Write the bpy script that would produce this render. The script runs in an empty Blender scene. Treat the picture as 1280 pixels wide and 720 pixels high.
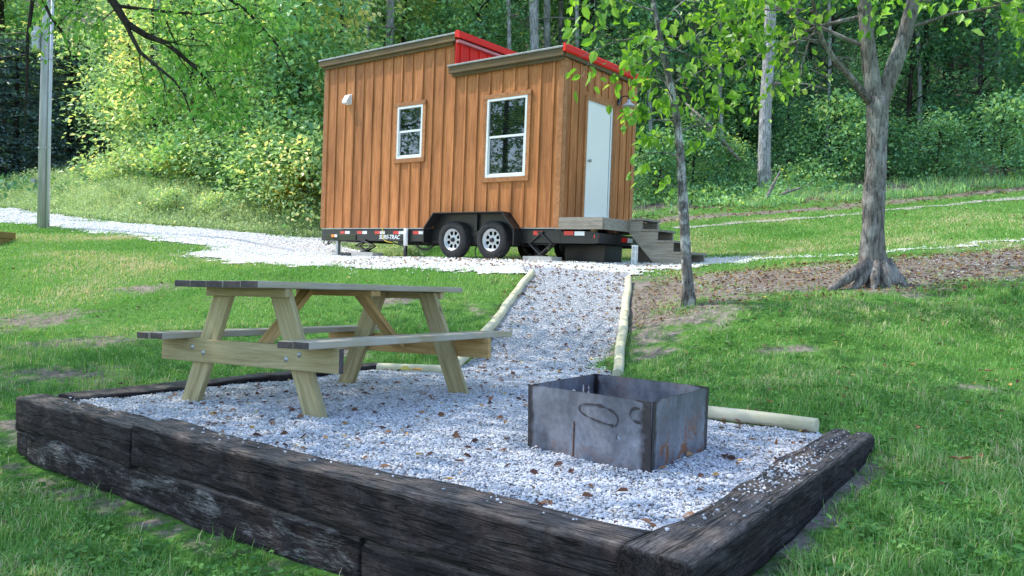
import bpy, bmesh, math, random
import numpy as np
from mathutils import Vector, Matrix, Euler, noise as mnoise

random.seed(7); RNG = np.random.default_rng(7)
SC = bpy.context.scene; COL = SC.collection
Z0 = 1.2                                   # height of the camera above the lawn datum
# ---------------------------------------------------------------- terrain: thin-plate spline through surveyed ground points
CP = np.array([-3.000,4.750,0.000, -2.200,3.950,0.000, -1.100,3.100,0.050, -0.400,2.600,0.120, 0.300,1.850,0.200, -1.000,1.000,0.050, -4.000,1.000,-0.050, 1.300,0.800,0.220, 4.000,1.000,0.250, 0.950,2.450,0.300, 1.400,3.100,0.320, 1.850,3.750,0.340, 1.750,4.400,0.370, -3.300,5.300,0.080, -2.500,6.200,0.180, -1.600,7.500,0.230, -3.600,7.000,0.270, -4.800,6.000,0.150, -0.900,7.500,0.250, -0.500,7.800,0.270, 0.950,6.900,0.300, 0.275,11.100,1.100, 1.620,11.100,1.050, 0.000,9.300,0.650, 1.300,9.000,0.670, 1.200,5.600,0.340, -0.500,5.000,0.200, -4.260,17.630,1.380, 0.760,13.680,1.330, 2.280,15.600,1.340, -2.740,19.600,1.400, -1.900,15.400,1.350, -6.054,15.000,1.274, -6.357,18.500,1.694, -7.622,14.000,1.073, -11.867,20.000,1.897, -15.500,24.000,2.362, -8.061,12.500,0.800, -5.667,8.800,0.296, -4.732,9.600,0.449, -3.940,11.500,0.906, -2.663,12.000,1.018, 4.349,9.500,1.140, 1.956,8.800,0.838, 3.688,6.500,0.556, 2.357,3.600,0.303, 1.944,5.300,0.484, 2.988,7.200,0.674, 3.193,13.500,1.385, 4.695,13.000,1.476, 7.302,13.000,1.719, 6.961,11.000,1.461, 4.479,20.000,2.392, 8.687,20.000,2.810, 12.786,20.000,3.326, 7.871,25.000,3.832, 15.935,25.000,4.932, 12.695,25.000,4.417, 3.786,24.000,3.261, -18.089,28.000,2.977, -14.432,28.000,3.220, -5.595,23.000,2.110, -60.000,34.000,4.200, -60.000,46.000,11.700, -60.000,62.000,22.700, -60.000,85.000,38.700, -60.000,-25.000,-0.200, -60.000,-8.000,-0.100, -40.000,34.000,4.200, -40.000,46.000,11.700, -40.000,62.000,22.700, -40.000,85.000,38.700, -40.000,-25.000,-0.200, -40.000,-8.000,-0.100, -20.000,34.000,4.200, -20.000,46.000,11.700, -20.000,62.000,22.700, -20.000,85.000,38.700, -20.000,-25.000,-0.200, -20.000,-8.000,-0.100, 0.000,34.000,6.700, 0.000,46.000,14.200, 0.000,62.000,25.200, 0.000,85.000,41.200, 0.000,-25.000,-0.200, 0.000,-8.000,-0.100, 20.000,34.000,7.700, 20.000,46.000,15.200, 20.000,62.000,26.200, 20.000,85.000,42.200, 20.000,-25.000,-0.200, 20.000,-8.000,0.150, 40.000,34.000,7.700, 40.000,46.000,15.200, 40.000,62.000,26.200, 40.000,85.000,42.200, 40.000,-25.000,-0.200, 40.000,-8.000,0.150, 60.000,34.000,7.700, 60.000,46.000,15.200, 60.000,62.000,26.200, 60.000,85.000,42.200, 60.000,-25.000,-0.200, 60.000,-8.000,0.150, -40.000,20.000,1.600, -40.000,8.000,0.400, -25.000,20.000,1.600, -25.000,8.000,0.400, 25.000,20.000,4.200, 25.000,8.000,1.600, 40.000,20.000,4.200, 40.000,8.000,1.600]).reshape(-1, 3)
def _U(r2): return .5*r2*np.log(r2+1e-9)
def _tps(cp):
    n = len(cp); X = cp[:, :2]/10
    K = _U(((X[:, None]-X[None])**2).sum(-1))+.001*np.eye(n)
    Pm = np.hstack([np.ones((n, 1)), X]); A = np.zeros((n+3, n+3)); A[:n, :n] = K; A[:n, n:] = Pm; A[n:, :n] = Pm.T
    return np.linalg.solve(A, np.concatenate([cp[:, 2], np.zeros(3)])), X
TW, TX = _tps(CP)
def hz(x, y):
    x = np.asarray(x, float); y = np.asarray(y, float); sh = x.shape
    x = x.ravel(); y = y.ravel(); out = np.empty(len(x))
    for i in range(0, len(x), 20000):
        q = np.stack([x[i:i+20000], y[i:i+20000]], 1)/10
        r2 = ((q[:, None]-TX[None])**2).sum(-1)
        out[i:i+20000] = _U(r2)@TW[:-3]+TW[-3]+q@TW[-2:]
    return out.reshape(sh)
def hz1(x, y): return float(hz(np.array([x]), np.array([y]))[0])
def _h(i, j, s):
    v = np.sin(i*127.1+j*311.7+s*74.7)*43758.5453
    return v-np.floor(v)
def vn(x, y, s=0.):
    x = np.asarray(x, float); y = np.asarray(y, float)
    i = np.floor(x); j = np.floor(y); u = x-i; v = y-j; u = u*u*(3-2*u); v = v*v*(3-2*v)
    return (_h(i, j, s)*(1-u)+_h(i+1, j, s)*u)*(1-v)+(_h(i, j+1, s)*(1-u)+_h(i+1, j+1, s)*u)*v
def fbm(x, y, s=0., o=3):
    t = 0; a = .5; k = 0
    for q in range(o):
        t = t+a*vn(x*2**q, y*2**q, s+q); k += a; a *= .5
    return t/k
def inpoly(x, y, P):
    r = np.zeros(np.shape(x), bool); n = len(P)
    for i in range(n):
        x0, y0 = P[i]; x1, y1 = P[(i+1) % n]
        c = ((y0 > y) != (y1 > y)) & (x < (x1-x0)*(y-y0)/((y1-y0) or 1e-9)+x0)
        r ^= c
    return r
def polydist(x, y, P, closed=True):
    d = np.full(np.shape(x), 1e9); n = len(P)
    for i in range(n if closed else n-1):
        a = np.array(P[i]); b = np.array(P[(i+1) % n]); ab = b-a
        t = np.clip(((x-a[0])*ab[0]+(y-a[1])*ab[1])/(ab@ab+1e-12), 0, 1)
        d = np.minimum(d, np.hypot(x-a[0]-t*ab[0], y-a[1]-t*ab[1]))
    return d
# ---------------------------------------------------------------- object helpers
def link(o, parent=None):
    COL.objects.link(o)
    if parent: o.parent = parent
    return o
def tag(o, label=None, cat=None, group=None, kind=None):
    for k, v in (('label', label), ('category', cat), ('group', group), ('kind', kind)):
        if v: o[k] = v
    return o
def empty(name, loc, rot=None, label=None, cat=None, group=None):
    o = bpy.data.objects.new(name, None); COL.objects.link(o)
    o.empty_display_size = .2
    if rot is not None: o.matrix_world = Matrix.Translation(loc) @ rot.to_4x4()
    else: o.location = loc
    return tag(o, label, cat, group)
def copy_tree(o, parent=None):
    c = o.copy(); COL.objects.link(c); c.parent = parent
    for ch in [k for k in bpy.data.objects if k.parent == o]: copy_tree(ch, c)
    return c
class MB:
    """collects shapes into ONE mesh; each shape gets its own random 'tint'"""
    def __init__(s): s.v = []; s.f = []; s.t = []; s.m = []; s.mi = 0; s.M = Matrix()
    def add(s, vs, fs, tint=None):
        b = len(s.v); t = random.random() if tint is None else tint
        s.v += [tuple(s.M @ Vector(p)) for p in vs]; s.f += [[b+i for i in f] for f in fs]
        s.t += [t]*len(vs); s.m += [s.mi]*len(fs)
    def box(s, a, b, tint=None, M=None):
        (x0, y0, z0), (x1, y1, z1) = a, b
        vs = [Vector(p) for p in ((x0,y0,z0),(x1,y0,z0),(x1,y1,z0),(x0,y1,z0),(x0,y0,z1),(x1,y0,z1),(x1,y1,z1),(x0,y1,z1))]
        if M is not None: vs = [M @ p for p in vs]
        s.add(vs, [(0,3,2,1),(4,5,6,7),(0,1,5,4),(1,2,6,5),(2,3,7,6),(3,0,4,7)], tint)
    def prism(s, poly, y0, y1, ax=1, tint=None):
        """polygon (u,v) extruded along axis ax (0=x,1=y,2=z)"""
        def P(u, v, w): return {0: (w,u,v), 1: (u,w,v), 2: (u,v,w)}[ax]
        n = len(poly); vs = [P(u, v, y0) for u, v in poly]+[P(u, v, y1) for u, v in poly]
        fs = [list(range(n))[::-1], list(range(n, 2*n))]+[(i, (i+1) % n, n+(i+1) % n, n+i) for i in range(n)]
        s.add(vs, fs, tint)
    def tube(s, pts, rad, n=8, tint=None, cap=True, wob=0.):
        pts = [Vector(p) for p in pts]; k = len(pts)
        if not hasattr(rad, '__len__'): rad = [rad]*k
        vs = []; up = None
        for i in range(k):
            d = (pts[min(i+1, k-1)]-pts[max(i-1, 0)]).normalized()
            if up is None: up = Vector((0, 0, 1)) if abs(d.z) < .9 else Vector((1, 0, 0))
            a = up.cross(d)
            if a.length < 1e-4: a = Vector((0, 1, 0)).cross(d)
            a.normalize(); b = d.cross(a); up = b
            for j in range(n):
                t = 2*math.pi*j/n
                r = rad[i]
                if wob: r *= 1+wob*(mnoise.noise((pts[i]+Vector((math.cos(t), math.sin(t), 0))*.7)*2.3))
                vs.append(pts[i]+(a*math.cos(t)+b*math.sin(t))*r)
        fs = [(i*n+j, i*n+(j+1) % n, (i+1)*n+(j+1) % n, (i+1)*n+j) for i in range(k-1) for j in range(n)]
        if cap: fs += [list(range(n))[::-1], list(range((k-1)*n, k*n))]
        s.add(vs, fs, tint)
    def lathe(s, prof, n=32, axis='y', c=(0, 0, 0), tint=None):
        """profile (r, h) revolved about axis through c"""
        vs = []
        for r, h in prof:
            for j in range(n):
                t = 2*math.pi*j/n; a, b = r*math.cos(t), r*math.sin(t)
                p = (a, h, b) if axis == 'y' else ((a, b, h) if axis == 'z' else (h, a, b))
                vs.append((p[0]+c[0], p[1]+c[1], p[2]+c[2]))
        k = len(prof)
        fs = [(i*n+j, (i+1)*n+j, (i+1)*n+(j+1) % n, i*n+(j+1) % n) for i in range(k-1) for j in range(n)]
        s.add(vs, fs, tint)
    def build(s, name, mats, parent=None, smooth=False, bevel=0., loc=None, rot=None, fix=True):
        me = bpy.data.meshes.new(name); me.from_pydata(s.v, [], s.f)
        mats = mats if isinstance(mats, (list, tuple)) else [mats]
        for m in mats: me.materials.append(m)
        me.polygons.foreach_set('material_index', s.m)
        at = me.attributes.new('tint', 'FLOAT', 'POINT'); at.data.foreach_set('value', s.t)
        if fix:
            bm = bmesh.new(); bm.from_mesh(me); bmesh.ops.recalc_face_normals(bm, faces=bm.faces); bm.to_mesh(me); bm.free()
        if smooth: me.polygons.foreach_set('use_smooth', [True]*len(me.polygons))
        me.update()
        o = link(bpy.data.objects.new(name, me), parent)
        if bevel:
            md = o.modifiers.new('edge', 'BEVEL'); md.width = bevel; md.segments = 2; md.limit_method = 'ANGLE'; md.angle_limit = .6
        if rot is not None: o.matrix_local = Matrix.Translation(loc or (0, 0, 0)) @ rot.to_4x4()
        elif loc is not None: o.location = loc
        return o
def npmesh(name, V, F, mats, tint=None, parent=None, smooth=False, mi=None, attrs=None):
    """big mesh from numpy: V (n,3), F (m,k) all faces with k corners"""
    me = bpy.data.meshes.new(name); m, k = F.shape
    me.vertices.add(len(V)); me.vertices.foreach_set('co', V.astype(np.float32).ravel())
    me.loops.add(m*k); me.loops.foreach_set('vertex_index', F.astype(np.int32).ravel())
    me.polygons.add(m); me.polygons.foreach_set('loop_start', (np.arange(m)*k).astype(np.int32))
    me.polygons.foreach_set('loop_total', np.full(m, k, np.int32))
    for q in (mats if isinstance(mats, (list, tuple)) else [mats]): me.materials.append(q)
    if mi is not None: me.polygons.foreach_set('material_index', mi.astype(np.int32))
    me.polygons.foreach_set('use_smooth', np.full(m, smooth, bool))
    me.update(calc_edges=True)
    for nm, val in dict(attrs or {}, **({'tint': tint} if tint is not None else {})).items():
        at = me.attributes.new(nm, 'FLOAT', 'POINT'); at.data.foreach_set('value', np.asarray(val, np.float32))
    return link(bpy.data.objects.new(name, me), parent)
# ---------------------------------------------------------------- materials
class G:
    def __init__(s, name):
        s.m = bpy.data.materials.new(name); s.m.use_nodes = True; s.nt = s.m.node_tree
        s.b = s.nt.nodes['Principled BSDF']; s.out = s.nt.nodes['Material Output']
    def n(s, t, **kw):
        x = s.nt.nodes.new('ShaderNode'+t)
        for k, v in kw.items():
            if k.startswith('i_'):
                key = k[2:]; key = int(key) if key.isdigit() else key.replace('_', ' ')
                if hasattr(v, 'is_linked') or isinstance(v, bpy.types.NodeSocket): s.nt.links.new(v, x.inputs[key])
                else: x.inputs[key].default_value = v
            else: setattr(x, k, v)
        return x
    def l(s, a, b): s.nt.links.new(a, b)
    def coord(s, scale=(1, 1, 1), kind='Object'):
        c = s.n('TexCoord'); m = s.n('Mapping'); s.l(c.outputs[kind], m.inputs[0]); m.inputs['Scale'].default_value = scale
        return m.outputs[0]
    def noise(s, co, sc, det=4., rough=.55, dist=0.):
        x = s.n('TexNoise'); s.l(co, x.inputs['Vector']); x.inputs['Scale'].default_value = sc; x.inputs['Detail'].default_value = det
        x.inputs['Roughness'].default_value = rough; x.inputs['Distortion'].default_value = dist
        return x.outputs['Fac']
    def ramp(s, fac, stops, interp='LINEAR'):
        x = s.n('ValToRGB'); s.l(fac, x.inputs[0]); e = x.color_ramp.elements; x.color_ramp.interpolation = interp
        while len(e) < len(stops): e.new(.5)
        for i, (p, c) in enumerate(stops):
            e[i].position = p
            e[i].color = (c, c, c, 1) if not hasattr(c, '__len__') else (*c[:3], 1)
        return x.outputs[0]
    def mix(s, f, a, b, mode='MIX'):
        x = s.n('Mix', data_type='RGBA', blend_type=mode)
        for v, i in ((f, 0), (a, 6), (b, 7)):
            if isinstance(v, bpy.types.NodeSocket): s.l(v, x.inputs[i])
            elif i == 0: x.inputs[0].default_value = v
            else: x.inputs[i].default_value = (*v[:3], 1)
        return x.outputs[2]
    def math(s, op, a, b=0.):
        x = s.n('Math', operation=op)
        for i, v in enumerate((a, b)):
            if isinstance(v, bpy.types.NodeSocket): s.l(v, x.inputs[i])
            else: x.inputs[i].default_value = v
        return x.outputs[0]
    def attr(s, name): return s.n('Attribute', attribute_name=name).outputs['Fac']
    def bump(s, h, st=.3, d=.01):
        x = s.n('Bump'); s.l(h, x.inputs['Height']); x.inputs['Strength'].default_value = st; x.inputs['Distance'].default_value = d
        s.l(x.outputs[0], s.b.inputs['Normal']); return x.outputs[0]
    def base(s, c, rough=.7, spec=.3, metal=0.):
        if isinstance(c, bpy.types.NodeSocket): s.l(c, s.b.inputs['Base Color'])
        else: s.b.inputs['Base Color'].default_value = (*c, 1)
        if isinstance(rough, bpy.types.NodeSocket): s.l(rough, s.b.inputs['Roughness'])
        else: s.b.inputs['Roughness'].default_value = rough
        s.b.inputs['Specular IOR Level'].default_value = spec; s.b.inputs['Metallic'].default_value = metal
        return s
def wood(name, dark, mid, light, stretch=(1, 14, 14), sc=3., rough=.75, bump=.25, knots=.5, objrand=True, grey=None):
    g = G(name); co = g.coord(stretch)
    if objrand:
        r = g.n('ObjectInfo').outputs['Random']; off = g.n('VectorMath', operation='ADD'); g.l(co, off.inputs[0])
        cb = g.n('CombineXYZ'); g.l(g.math('MULTIPLY', r, 37.), cb.inputs[0]); g.l(g.math('MULTIPLY', g.attr('tint'), 53.), cb.inputs[2])
        g.l(cb.outputs[0], off.inputs[1]); co = off.outputs[0]
    f = g.noise(co, sc, 6, .62, .6); f2 = g.noise(co, sc*5, 3, .6)
    c = g.ramp(f, [(.3, dark), (.5, mid), (.7, light)])
    c = g.mix(.35, c, g.ramp(f2, [(.3, .45), (.62, 1.)]), 'MULTIPLY')
    t = g.ramp(g.attr('tint'), [(0, .72), (1, 1.12)]); c = g.mix(.8, c, t, 'MULTIPLY')
    if knots:
        co2 = g.coord(tuple(1. if q == 1 else 3. for q in stretch)); v = g.n('TexVoronoi'); g.l(co2, v.inputs['Vector']); v.inputs['Scale'].default_value = 2.1
        k = g.ramp(v.outputs['Distance'], [(.03, 0.), (.09, 1.)]); c = g.mix(knots, c, k, 'MULTIPLY')
    if grey is not None:
        w = g.noise(g.coord((1, 1, 1)), 2.4, 5, .6); c = g.mix(g.ramp(w, [(.38, 0.), (.66, .85)]), c, grey)
    g.base(c, rough, .2); g.bump(f2, bump, .004); return g.m
def leafmat(name, stops, trans=.35, tr=(1.5, 1.35, .45), gloss=.25, tex=0.):
    g = G(name); t = g.attr('tint'); oi = g.n('ObjectInfo').outputs['Random']
    t2 = g.math('ADD', t, g.math('MULTIPLY', g.math('SUBTRACT', oi, .5), .3))
    c = g.ramp(t2, stops)
    g.base(c, .42, gloss)
    tb = g.n('BsdfTranslucent'); g.l(g.mix(1., c, tr, 'MULTIPLY'), tb.inputs[0])
    mx = g.n('MixShader'); mx.inputs[0].default_value = trans
    g.l(g.b.outputs[0], mx.inputs[1]); g.l(tb.outputs[0], mx.inputs[2]); g.l(mx.outputs[0], g.out.inputs[0])
    return g.m
def plain(name, c, rough=.5, spec=.4, metal=0., var=.15, sc=6., bump=0.):
    g = G(name); f = g.noise(g.coord(), sc, 5, .65)
    cc = g.mix(1., c, g.ramp(f, [(.3, 1-var), (.7, 1+var*.4)]), 'MULTIPLY'); g.base(cc, rough, spec, metal)
    if bump: g.bump(f, bump, .01)
    return g.m
MT = {}
MT['cedar'] = wood('stained_cedar', (.37,.138,.046), (.54,.215,.078), (.65,.285,.115), (14, 14, .8), 2.2, .62, .2, .35)
_n = MT['cedar'].node_tree; _b = _n.nodes['Principled BSDF']; _src = _b.inputs['Base Color'].links[0].from_socket
def _nn(t, **k):
    q = _n.nodes.new('ShaderNode'+t)
    for a_, v_ in k.items(): setattr(q, a_, v_)
    return q
_tc = _nn('TexCoord'); _sx = _nn('SeparateXYZ'); _n.links.new(_tc.outputs['Object'], _sx.inputs[0])
_mp = _nn('Mapping'); _mp.inputs['Scale'].default_value = (3.2, 3.2, .5); _n.links.new(_tc.outputs['Object'], _mp.inputs[0])
_no = _nn('TexNoise'); _no.inputs['Scale'].default_value = 1.6; _no.inputs['Detail'].default_value = 6; _n.links.new(_mp.outputs[0], _no.inputs['Vector'])
_r1 = _nn('ValToRGB'); _r1.color_ramp.elements[0].position = .34; _r1.color_ramp.elements[0].color = (.62, .58, .56, 1); _r1.color_ramp.elements[1].position = .6; _r1.color_ramp.elements[1].color = (1.06, 1.04, 1.02, 1); _n.links.new(_no.outputs['Fac'], _r1.inputs[0])
_m1 = _nn('Mix', data_type='RGBA', blend_type='MULTIPLY'); _m1.inputs[0].default_value = .75; _n.links.new(_src, _m1.inputs[6]); _n.links.new(_r1.outputs[0], _m1.inputs[7]); _n.links.new(_m1.outputs[2], _b.inputs['Base Color'])
MT['cedar_trim'] = wood('cedar_trim', (.34,.145,.06), (.45,.20,.085), (.55,.26,.12), (6, 6, 6), 2., .62, .15, 0)
MT['fascia'] = wood('weathered_fascia', (.12,.08,.04), (.19,.13,.065), (.26,.185,.10), (.8, 12, 12), 2., .85, .2, .2, grey=(.14,.11,.07))
MT['lumber'] = wood('treated_lumber', (.27,.225,.115), (.41,.345,.185), (.52,.455,.27), (1., 16, 16), 2., .75, .3, .6)
MT['lumber_grey'] = wood('weathered_lumber', (.30,.25,.165), (.45,.385,.265), (.57,.50,.36), (1., 16, 16), 2., .8, .35, .6, grey=(.40,.375,.33))
MT['lumber_warm'] = wood('warm_lumber', (.34,.21,.075), (.48,.31,.125), (.58,.41,.2), (1., 16, 16), 2., .75, .3, .6)
MT['endgrain'] = plain('dark_end_grain', (.10,.085,.085), .9, .1, 0, .4, 40, .3)
MT['deck'] = wood('grey_decking', (.20,.18,.155), (.32,.29,.25), (.43,.40,.35), (1., 14, 14), 2., .85, .35, .3)
MT['peeled'] = wood('peeled_timber', (.50,.45,.28), (.64,.59,.38), (.74,.69,.48), (.8, 10, 10), 1.5, .7, .2, .4, grey=(.58,.55,.42))
MT['pole'] = wood('weathered_pole', (.34,.33,.33), (.48,.47,.47), (.60,.59,.59), (9, 9, .35), 2., .9, .4, 0)
MT['white'] = plain('white_vinyl', (.74,.77,.80), .4, .4, 0, .05)
MT['door'] = plain('white_door_paint', (.86,.83,.80), .38, .4, 0, .04, 2)
MT['red'] = plain('red_roof_metal', (.78,.022,.010), .55, .25, 0, .12, 3)
MT['redpale'] = plain('pale_red_flashing', (.62,.2,.2), .5, .3, 0, .15, 5)
MT['drip'] = plain('grey_drip_edge', (.30,.32,.32), .45, .5, .3, .3, 8)
MT['black'] = plain('black_trailer_paint', (.012,.012,.014), .38, .5, 0, .3)
MT['shadow'] = plain('shade_black', (.006,.006,.006), .9, .1)  # near-black colour standing in for deep shade
MT['rubber'] = plain('tyre_rubber', (.03,.031,.034), .8, .25, 0, .5, 14, .2)
MT['rim'] = plain('silver_steel_rim', (.55,.57,.60), .38, .5, .4, .15, 10)
MT['chrome'] = plain('galvanised_steel', (.42,.44,.46), .42, .5, .7, .25, 12)
MT['redlens'] = plain('red_lens', (.55,.02,.015), .25, .6, 0, .1)
MT['orange'] = plain('amber_lens', (.75,.22,.02), .25, .6, 0, .1)
MT['concrete'] = plain('concrete', (.42,.42,.41), .9, .1, 0, .25, 18, .4)
MT['olive'] = plain('olive_plate', (.035,.045,.02), .6, .3)
MT['yellow'] = plain('yellow_strap', (.65,.5,.06), .6, .2)
MT['grey'] = plain('light_grey_plastic', (.55,.57,.59), .5, .3, 0, .1)
MT['wire'] = plain('dark_cable', (.03,.03,.03), .6, .2)
MT['blue'] = plain('blue_plastic', (.22,.38,.62), .45, .4, 0, .15)
g = G('blind_slat'); g.base((.20,.21,.21), .5, .3); MT['blind'] = g.m
g = G('window_glass'); gl = g.n('BsdfGlossy'); gl.inputs['Roughness'].default_value = .02; gl.inputs[0].default_value = (.9,.95,1,1)
tr = g.n('BsdfTransparent'); tr.inputs[0].default_value = (.45,.48,.5,1); mx = g.n('MixShader'); fr = g.n('Fresnel'); fr.inputs[0].default_value = 1.5
g.l(g.math('ADD', g.math('MULTIPLY', fr.outputs[0], .9), .07), mx.inputs[0]); g.l(tr.outputs[0], mx.inputs[1]); g.l(gl.outputs[0], mx.inputs[2]); g.l(mx.outputs[0], g.out.inputs[0]); MT['glass'] = g.m
# railroad tie: creosote-dark, checked grain, pale bloom
def tiemat(name, bloom, warm=0.):
    g = G(name); r = g.n('ObjectInfo').outputs['Random']
    def gc(s):
        off = g.n('VectorMath', operation='ADD'); cb = g.n('CombineXYZ'); g.l(g.math('MULTIPLY', r, 41.), cb.inputs[0]); g.l(cb.outputs[0], off.inputs[1]); g.l(g.coord(s), off.inputs[0]); return off.outputs[0]
    f = g.noise(gc((1.6, 7, 7)), 3.5, 9, .74, 1.2); f2 = g.noise(gc((2.5, 22, 22)), 6, 6, .72, .6); cr = g.noise(gc((.55, 16, 16)), 2.6, 3, .5, .8); sp = g.noise(gc((1, 1, 1)), 55, 4, .7)
    c = g.ramp(f, [(.3, (.013,.009,.011)), (.5, (.042,.031,.035)), (.7, (.10,.08,.086))])
    up = g.n('NewGeometry'); sx = g.n('SeparateXYZ'); g.l(up.outputs['Normal'], sx.inputs[0])
    c = g.mix(g.ramp(sx.outputs[2], [(.3, 0.), (.9, .85)]), c, g.ramp(f2, [(.3, (.07,.055,.05)), (.5, (.20,.165,.15)), (.72, (.38,.33,.31))]))
    w = g.noise(gc((1.4, 4, 4)), 2.6, 9, .75, .6)
    c = g.mix(g.math('MULTIPLY', g.ramp(w, [(.5, 0.), (.62, 1.)]), bloom), c, g.ramp(f2, [(.38, (.04,.034,.036)), (.6, (.46,.44,.44))]))
    crk = g.ramp(cr, [(.455, 1.), (.485, .12), (.515, 1.)]); c = g.mix(.85, c, crk, 'MULTIPLY'); c = g.mix(.5, c, g.ramp(sp, [(.3, .45), (.65, 1.15)]), 'MULTIPLY')
    g.base(c, .85, .18); h = g.math('ADD', g.math('ADD', f, g.math('MULTIPLY', f2, .8)), g.math('MULTIPLY', crk, .9)); g.bump(h, .9, .02); return g.m
MT['tie'] = tiemat('creosote_tie', .15); MT['tie_low'] = tiemat('bleached_tie', .8)
# mill-scale steel of the fire pit, rust by position
g = G('mill_scale_steel'); co = g.coord(); f = g.noise(co, 5., 6, .65, .4); f2 = g.noise(co, 60, 3, .6)
c = g.ramp(f, [(.28, (.08,.08,.098)), (.5, (.155,.162,.20)), (.75, (.27,.285,.345))]); c = g.mix(.3, c, g.ramp(f2, [(.3, .5), (.7, 1.2)]), 'MULTIPLY')
ru = g.noise(co, 9., 8, .75, 1.2); rm = g.math('MULTIPLY', g.ramp(ru, [(.51, 0.), (.60, 1.)]), g.attr('rust')); f4 = g.noise(co, 22., 6, .7); c = g.mix(.45, c, g.ramp(f4, [(.35, .5), (.6, 1.15)]), 'MULTIPLY'); c = g.mix(rm, c, g.ramp(f2, [(.3, (.10,.035,.012)), (.7, (.30,.10,.03))]))
bm_ = g.noise(co, 17., 5, .6); bu = g.ramp(g.math('ADD', g.attr('burn'), g.math('MULTIPLY', g.math('SUBTRACT', bm_, .5), 1.1)), [(.38, 0.), (.72, .93)])
c = g.mix(bu, c, g.ramp(f2, [(.3, (.010,.007,.009)), (.7, (.035,.026,.03))])); g.base(c, g.ramp(f, [(.3, .42), (.7, .62)]), .45, .15); g.bump(f2, .08, .003); MT['steel'] = g.m
g = G('torch_scorch'); g.base((.045,.040,.045), .6, .3); MT['scorch'] = g.m
g = G('rust_stain'); f = g.noise(g.coord(), 30, 4); g.base(g.ramp(f, [(.3, (.03,.014,.008)), (.7, (.16,.06,.02))]), .85, .2); MT['rust'] = g.m
# bark
def bark(name, dark, mid, pale, sc=7., amt=.5, z=.35):
    g = G(name); co = g.coord((1, 1, z)); f = g.noise(co, sc*1.3, 8, .72, .7); r = g.noise(g.coord((1, 1, .16)), sc*4.5, 4, .6, .5); w = g.noise(g.coord((1, 1, .7)), 4.5, 7, .72)
    c = g.ramp(f, [(.3, dark), (.52, mid), (.74, tuple(min(1, q*1.3) for q in mid))])
    c = g.mix(g.math('MULTIPLY', g.ramp(w, [(.5, 0.), (.58, 1.)]), amt), c, pale)
    c = g.mix(.75, c, g.ramp(r, [(.36, .25), (.52, 1.)]), 'MULTIPLY')
    g.base(c, .9, .12); g.bump(g.math('ADD', f, r), .9, .035); return g.m
MT['bark'] = bark('grey_maple_bark', (.09,.078,.072), (.24,.215,.20), (.44,.43,.42), 9, .6)
MT['bark_slim'] = bark('blotchy_sapling_bark', (.05,.045,.042), (.22,.20,.19), (.62,.62,.62), 12, .9, .6)
MT['bark_pale'] = bark('pale_forest_bark', (.16,.155,.15), (.38,.37,.37), (.62,.62,.63), 6, .6)
MT['bark_dark'] = bark('dark_forest_bark', (.02,.017,.014), (.055,.045,.038), (.12,.12,.11), 6, .3)
MT['deadwood'] = bark('bleached_deadwood', (.12,.10,.085), (.28,.25,.22), (.42,.40,.38), 9, .5)
# leaves; sunlit and shaded sides of the wood put into separate colours
MT['leaf_sap'] = leafmat('sapling_leaf', [(0, (.08,.22,.03)), (.5, (.19,.42,.05)), (.85, (.33,.56,.10)), (1, (.50,.62,.16))], .5, (1.25, 1.2, .5), .4)
MT['leaf_over'] = leafmat('overhang_leaf', [(0, (.08,.21,.045)), (.5, (.20,.45,.09)), (1, (.50,.66,.20))], .5, (1.1, 1.3, .6), .4)
MT['leaf_sun'] = leafmat('sun_toned_forest_leaf', [(0, (0.194,0.356,0.218)), (0.45, (0.387,0.604,0.312)), (0.75, (0.735,0.878,0.373)), (1, (1.393,1.097,0.561))], .4, (1.2, 1.15, .6), .55)
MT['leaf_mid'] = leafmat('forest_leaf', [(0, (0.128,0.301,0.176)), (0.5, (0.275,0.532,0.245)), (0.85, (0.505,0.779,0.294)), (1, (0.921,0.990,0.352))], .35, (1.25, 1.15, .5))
MT['leaf_shade'] = leafmat('shade_toned_forest_leaf', [(0, (0.061,0.169,0.105)), (0.5, (0.123,0.302,0.145)), (0.9, (0.226,0.439,0.164)), (1, (0.451,0.607,0.164))], .3, (1.25, 1.15, .5))
MT['leaf_hem'] = leafmat('hemlock_needles', [(0, (0.065,0.126,0.139)), (0.6, (0.141,0.238,0.245)), (1, (0.318,0.424,0.462))], .1)
MT['weed'] = leafmat('pale_weed', [(0, (0.208,0.331,0.174)), (0.5, (0.458,0.600,0.322)), (0.9, (0.749,0.848,0.544)), (1, (0.874,0.745,0.347))], .35, (1.1, 1.1, .7))
MT['red_leaf'] = leafmat('reddening_leaf', [(0, (0.192,0.096,0.048)), (0.5, (0.384,0.156,0.084)), (1, (0.504,0.264,0.108))], .35, (1.2, 1.0, .7))
MT['gold_leaf'] = leafmat('yellowing_leaf', [(0, (0.234,0.286,0.039)), (0.5, (0.520,0.468,0.052)), (1, (0.676,0.520,0.052))], .4, (1.2, 1.0, .6))
MT['litter'] = leafmat('dry_leaf', [(0, (0.084,0.041,0.032)), (0.45, (0.204,0.101,0.065)), (0.75, (0.336,0.176,0.087)), (0.92, (0.504,0.324,0.102)), (1, (0.576,0.567,0.145))], .15, (1.1, 1, .8), .15)
MT['grass'] = leafmat('lawn_blade', [(0, (0.069,0.184,0.044)), (0.3, (0.138,0.333,0.075)), (0.6, (0.225,0.437,0.112)), (0.8, (0.375,0.517,0.188)), (0.9, (0.550,0.529,0.300)), (1, (0.688,0.575,0.400))], .3, (1.2, 1.2, .6), .2)
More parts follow.
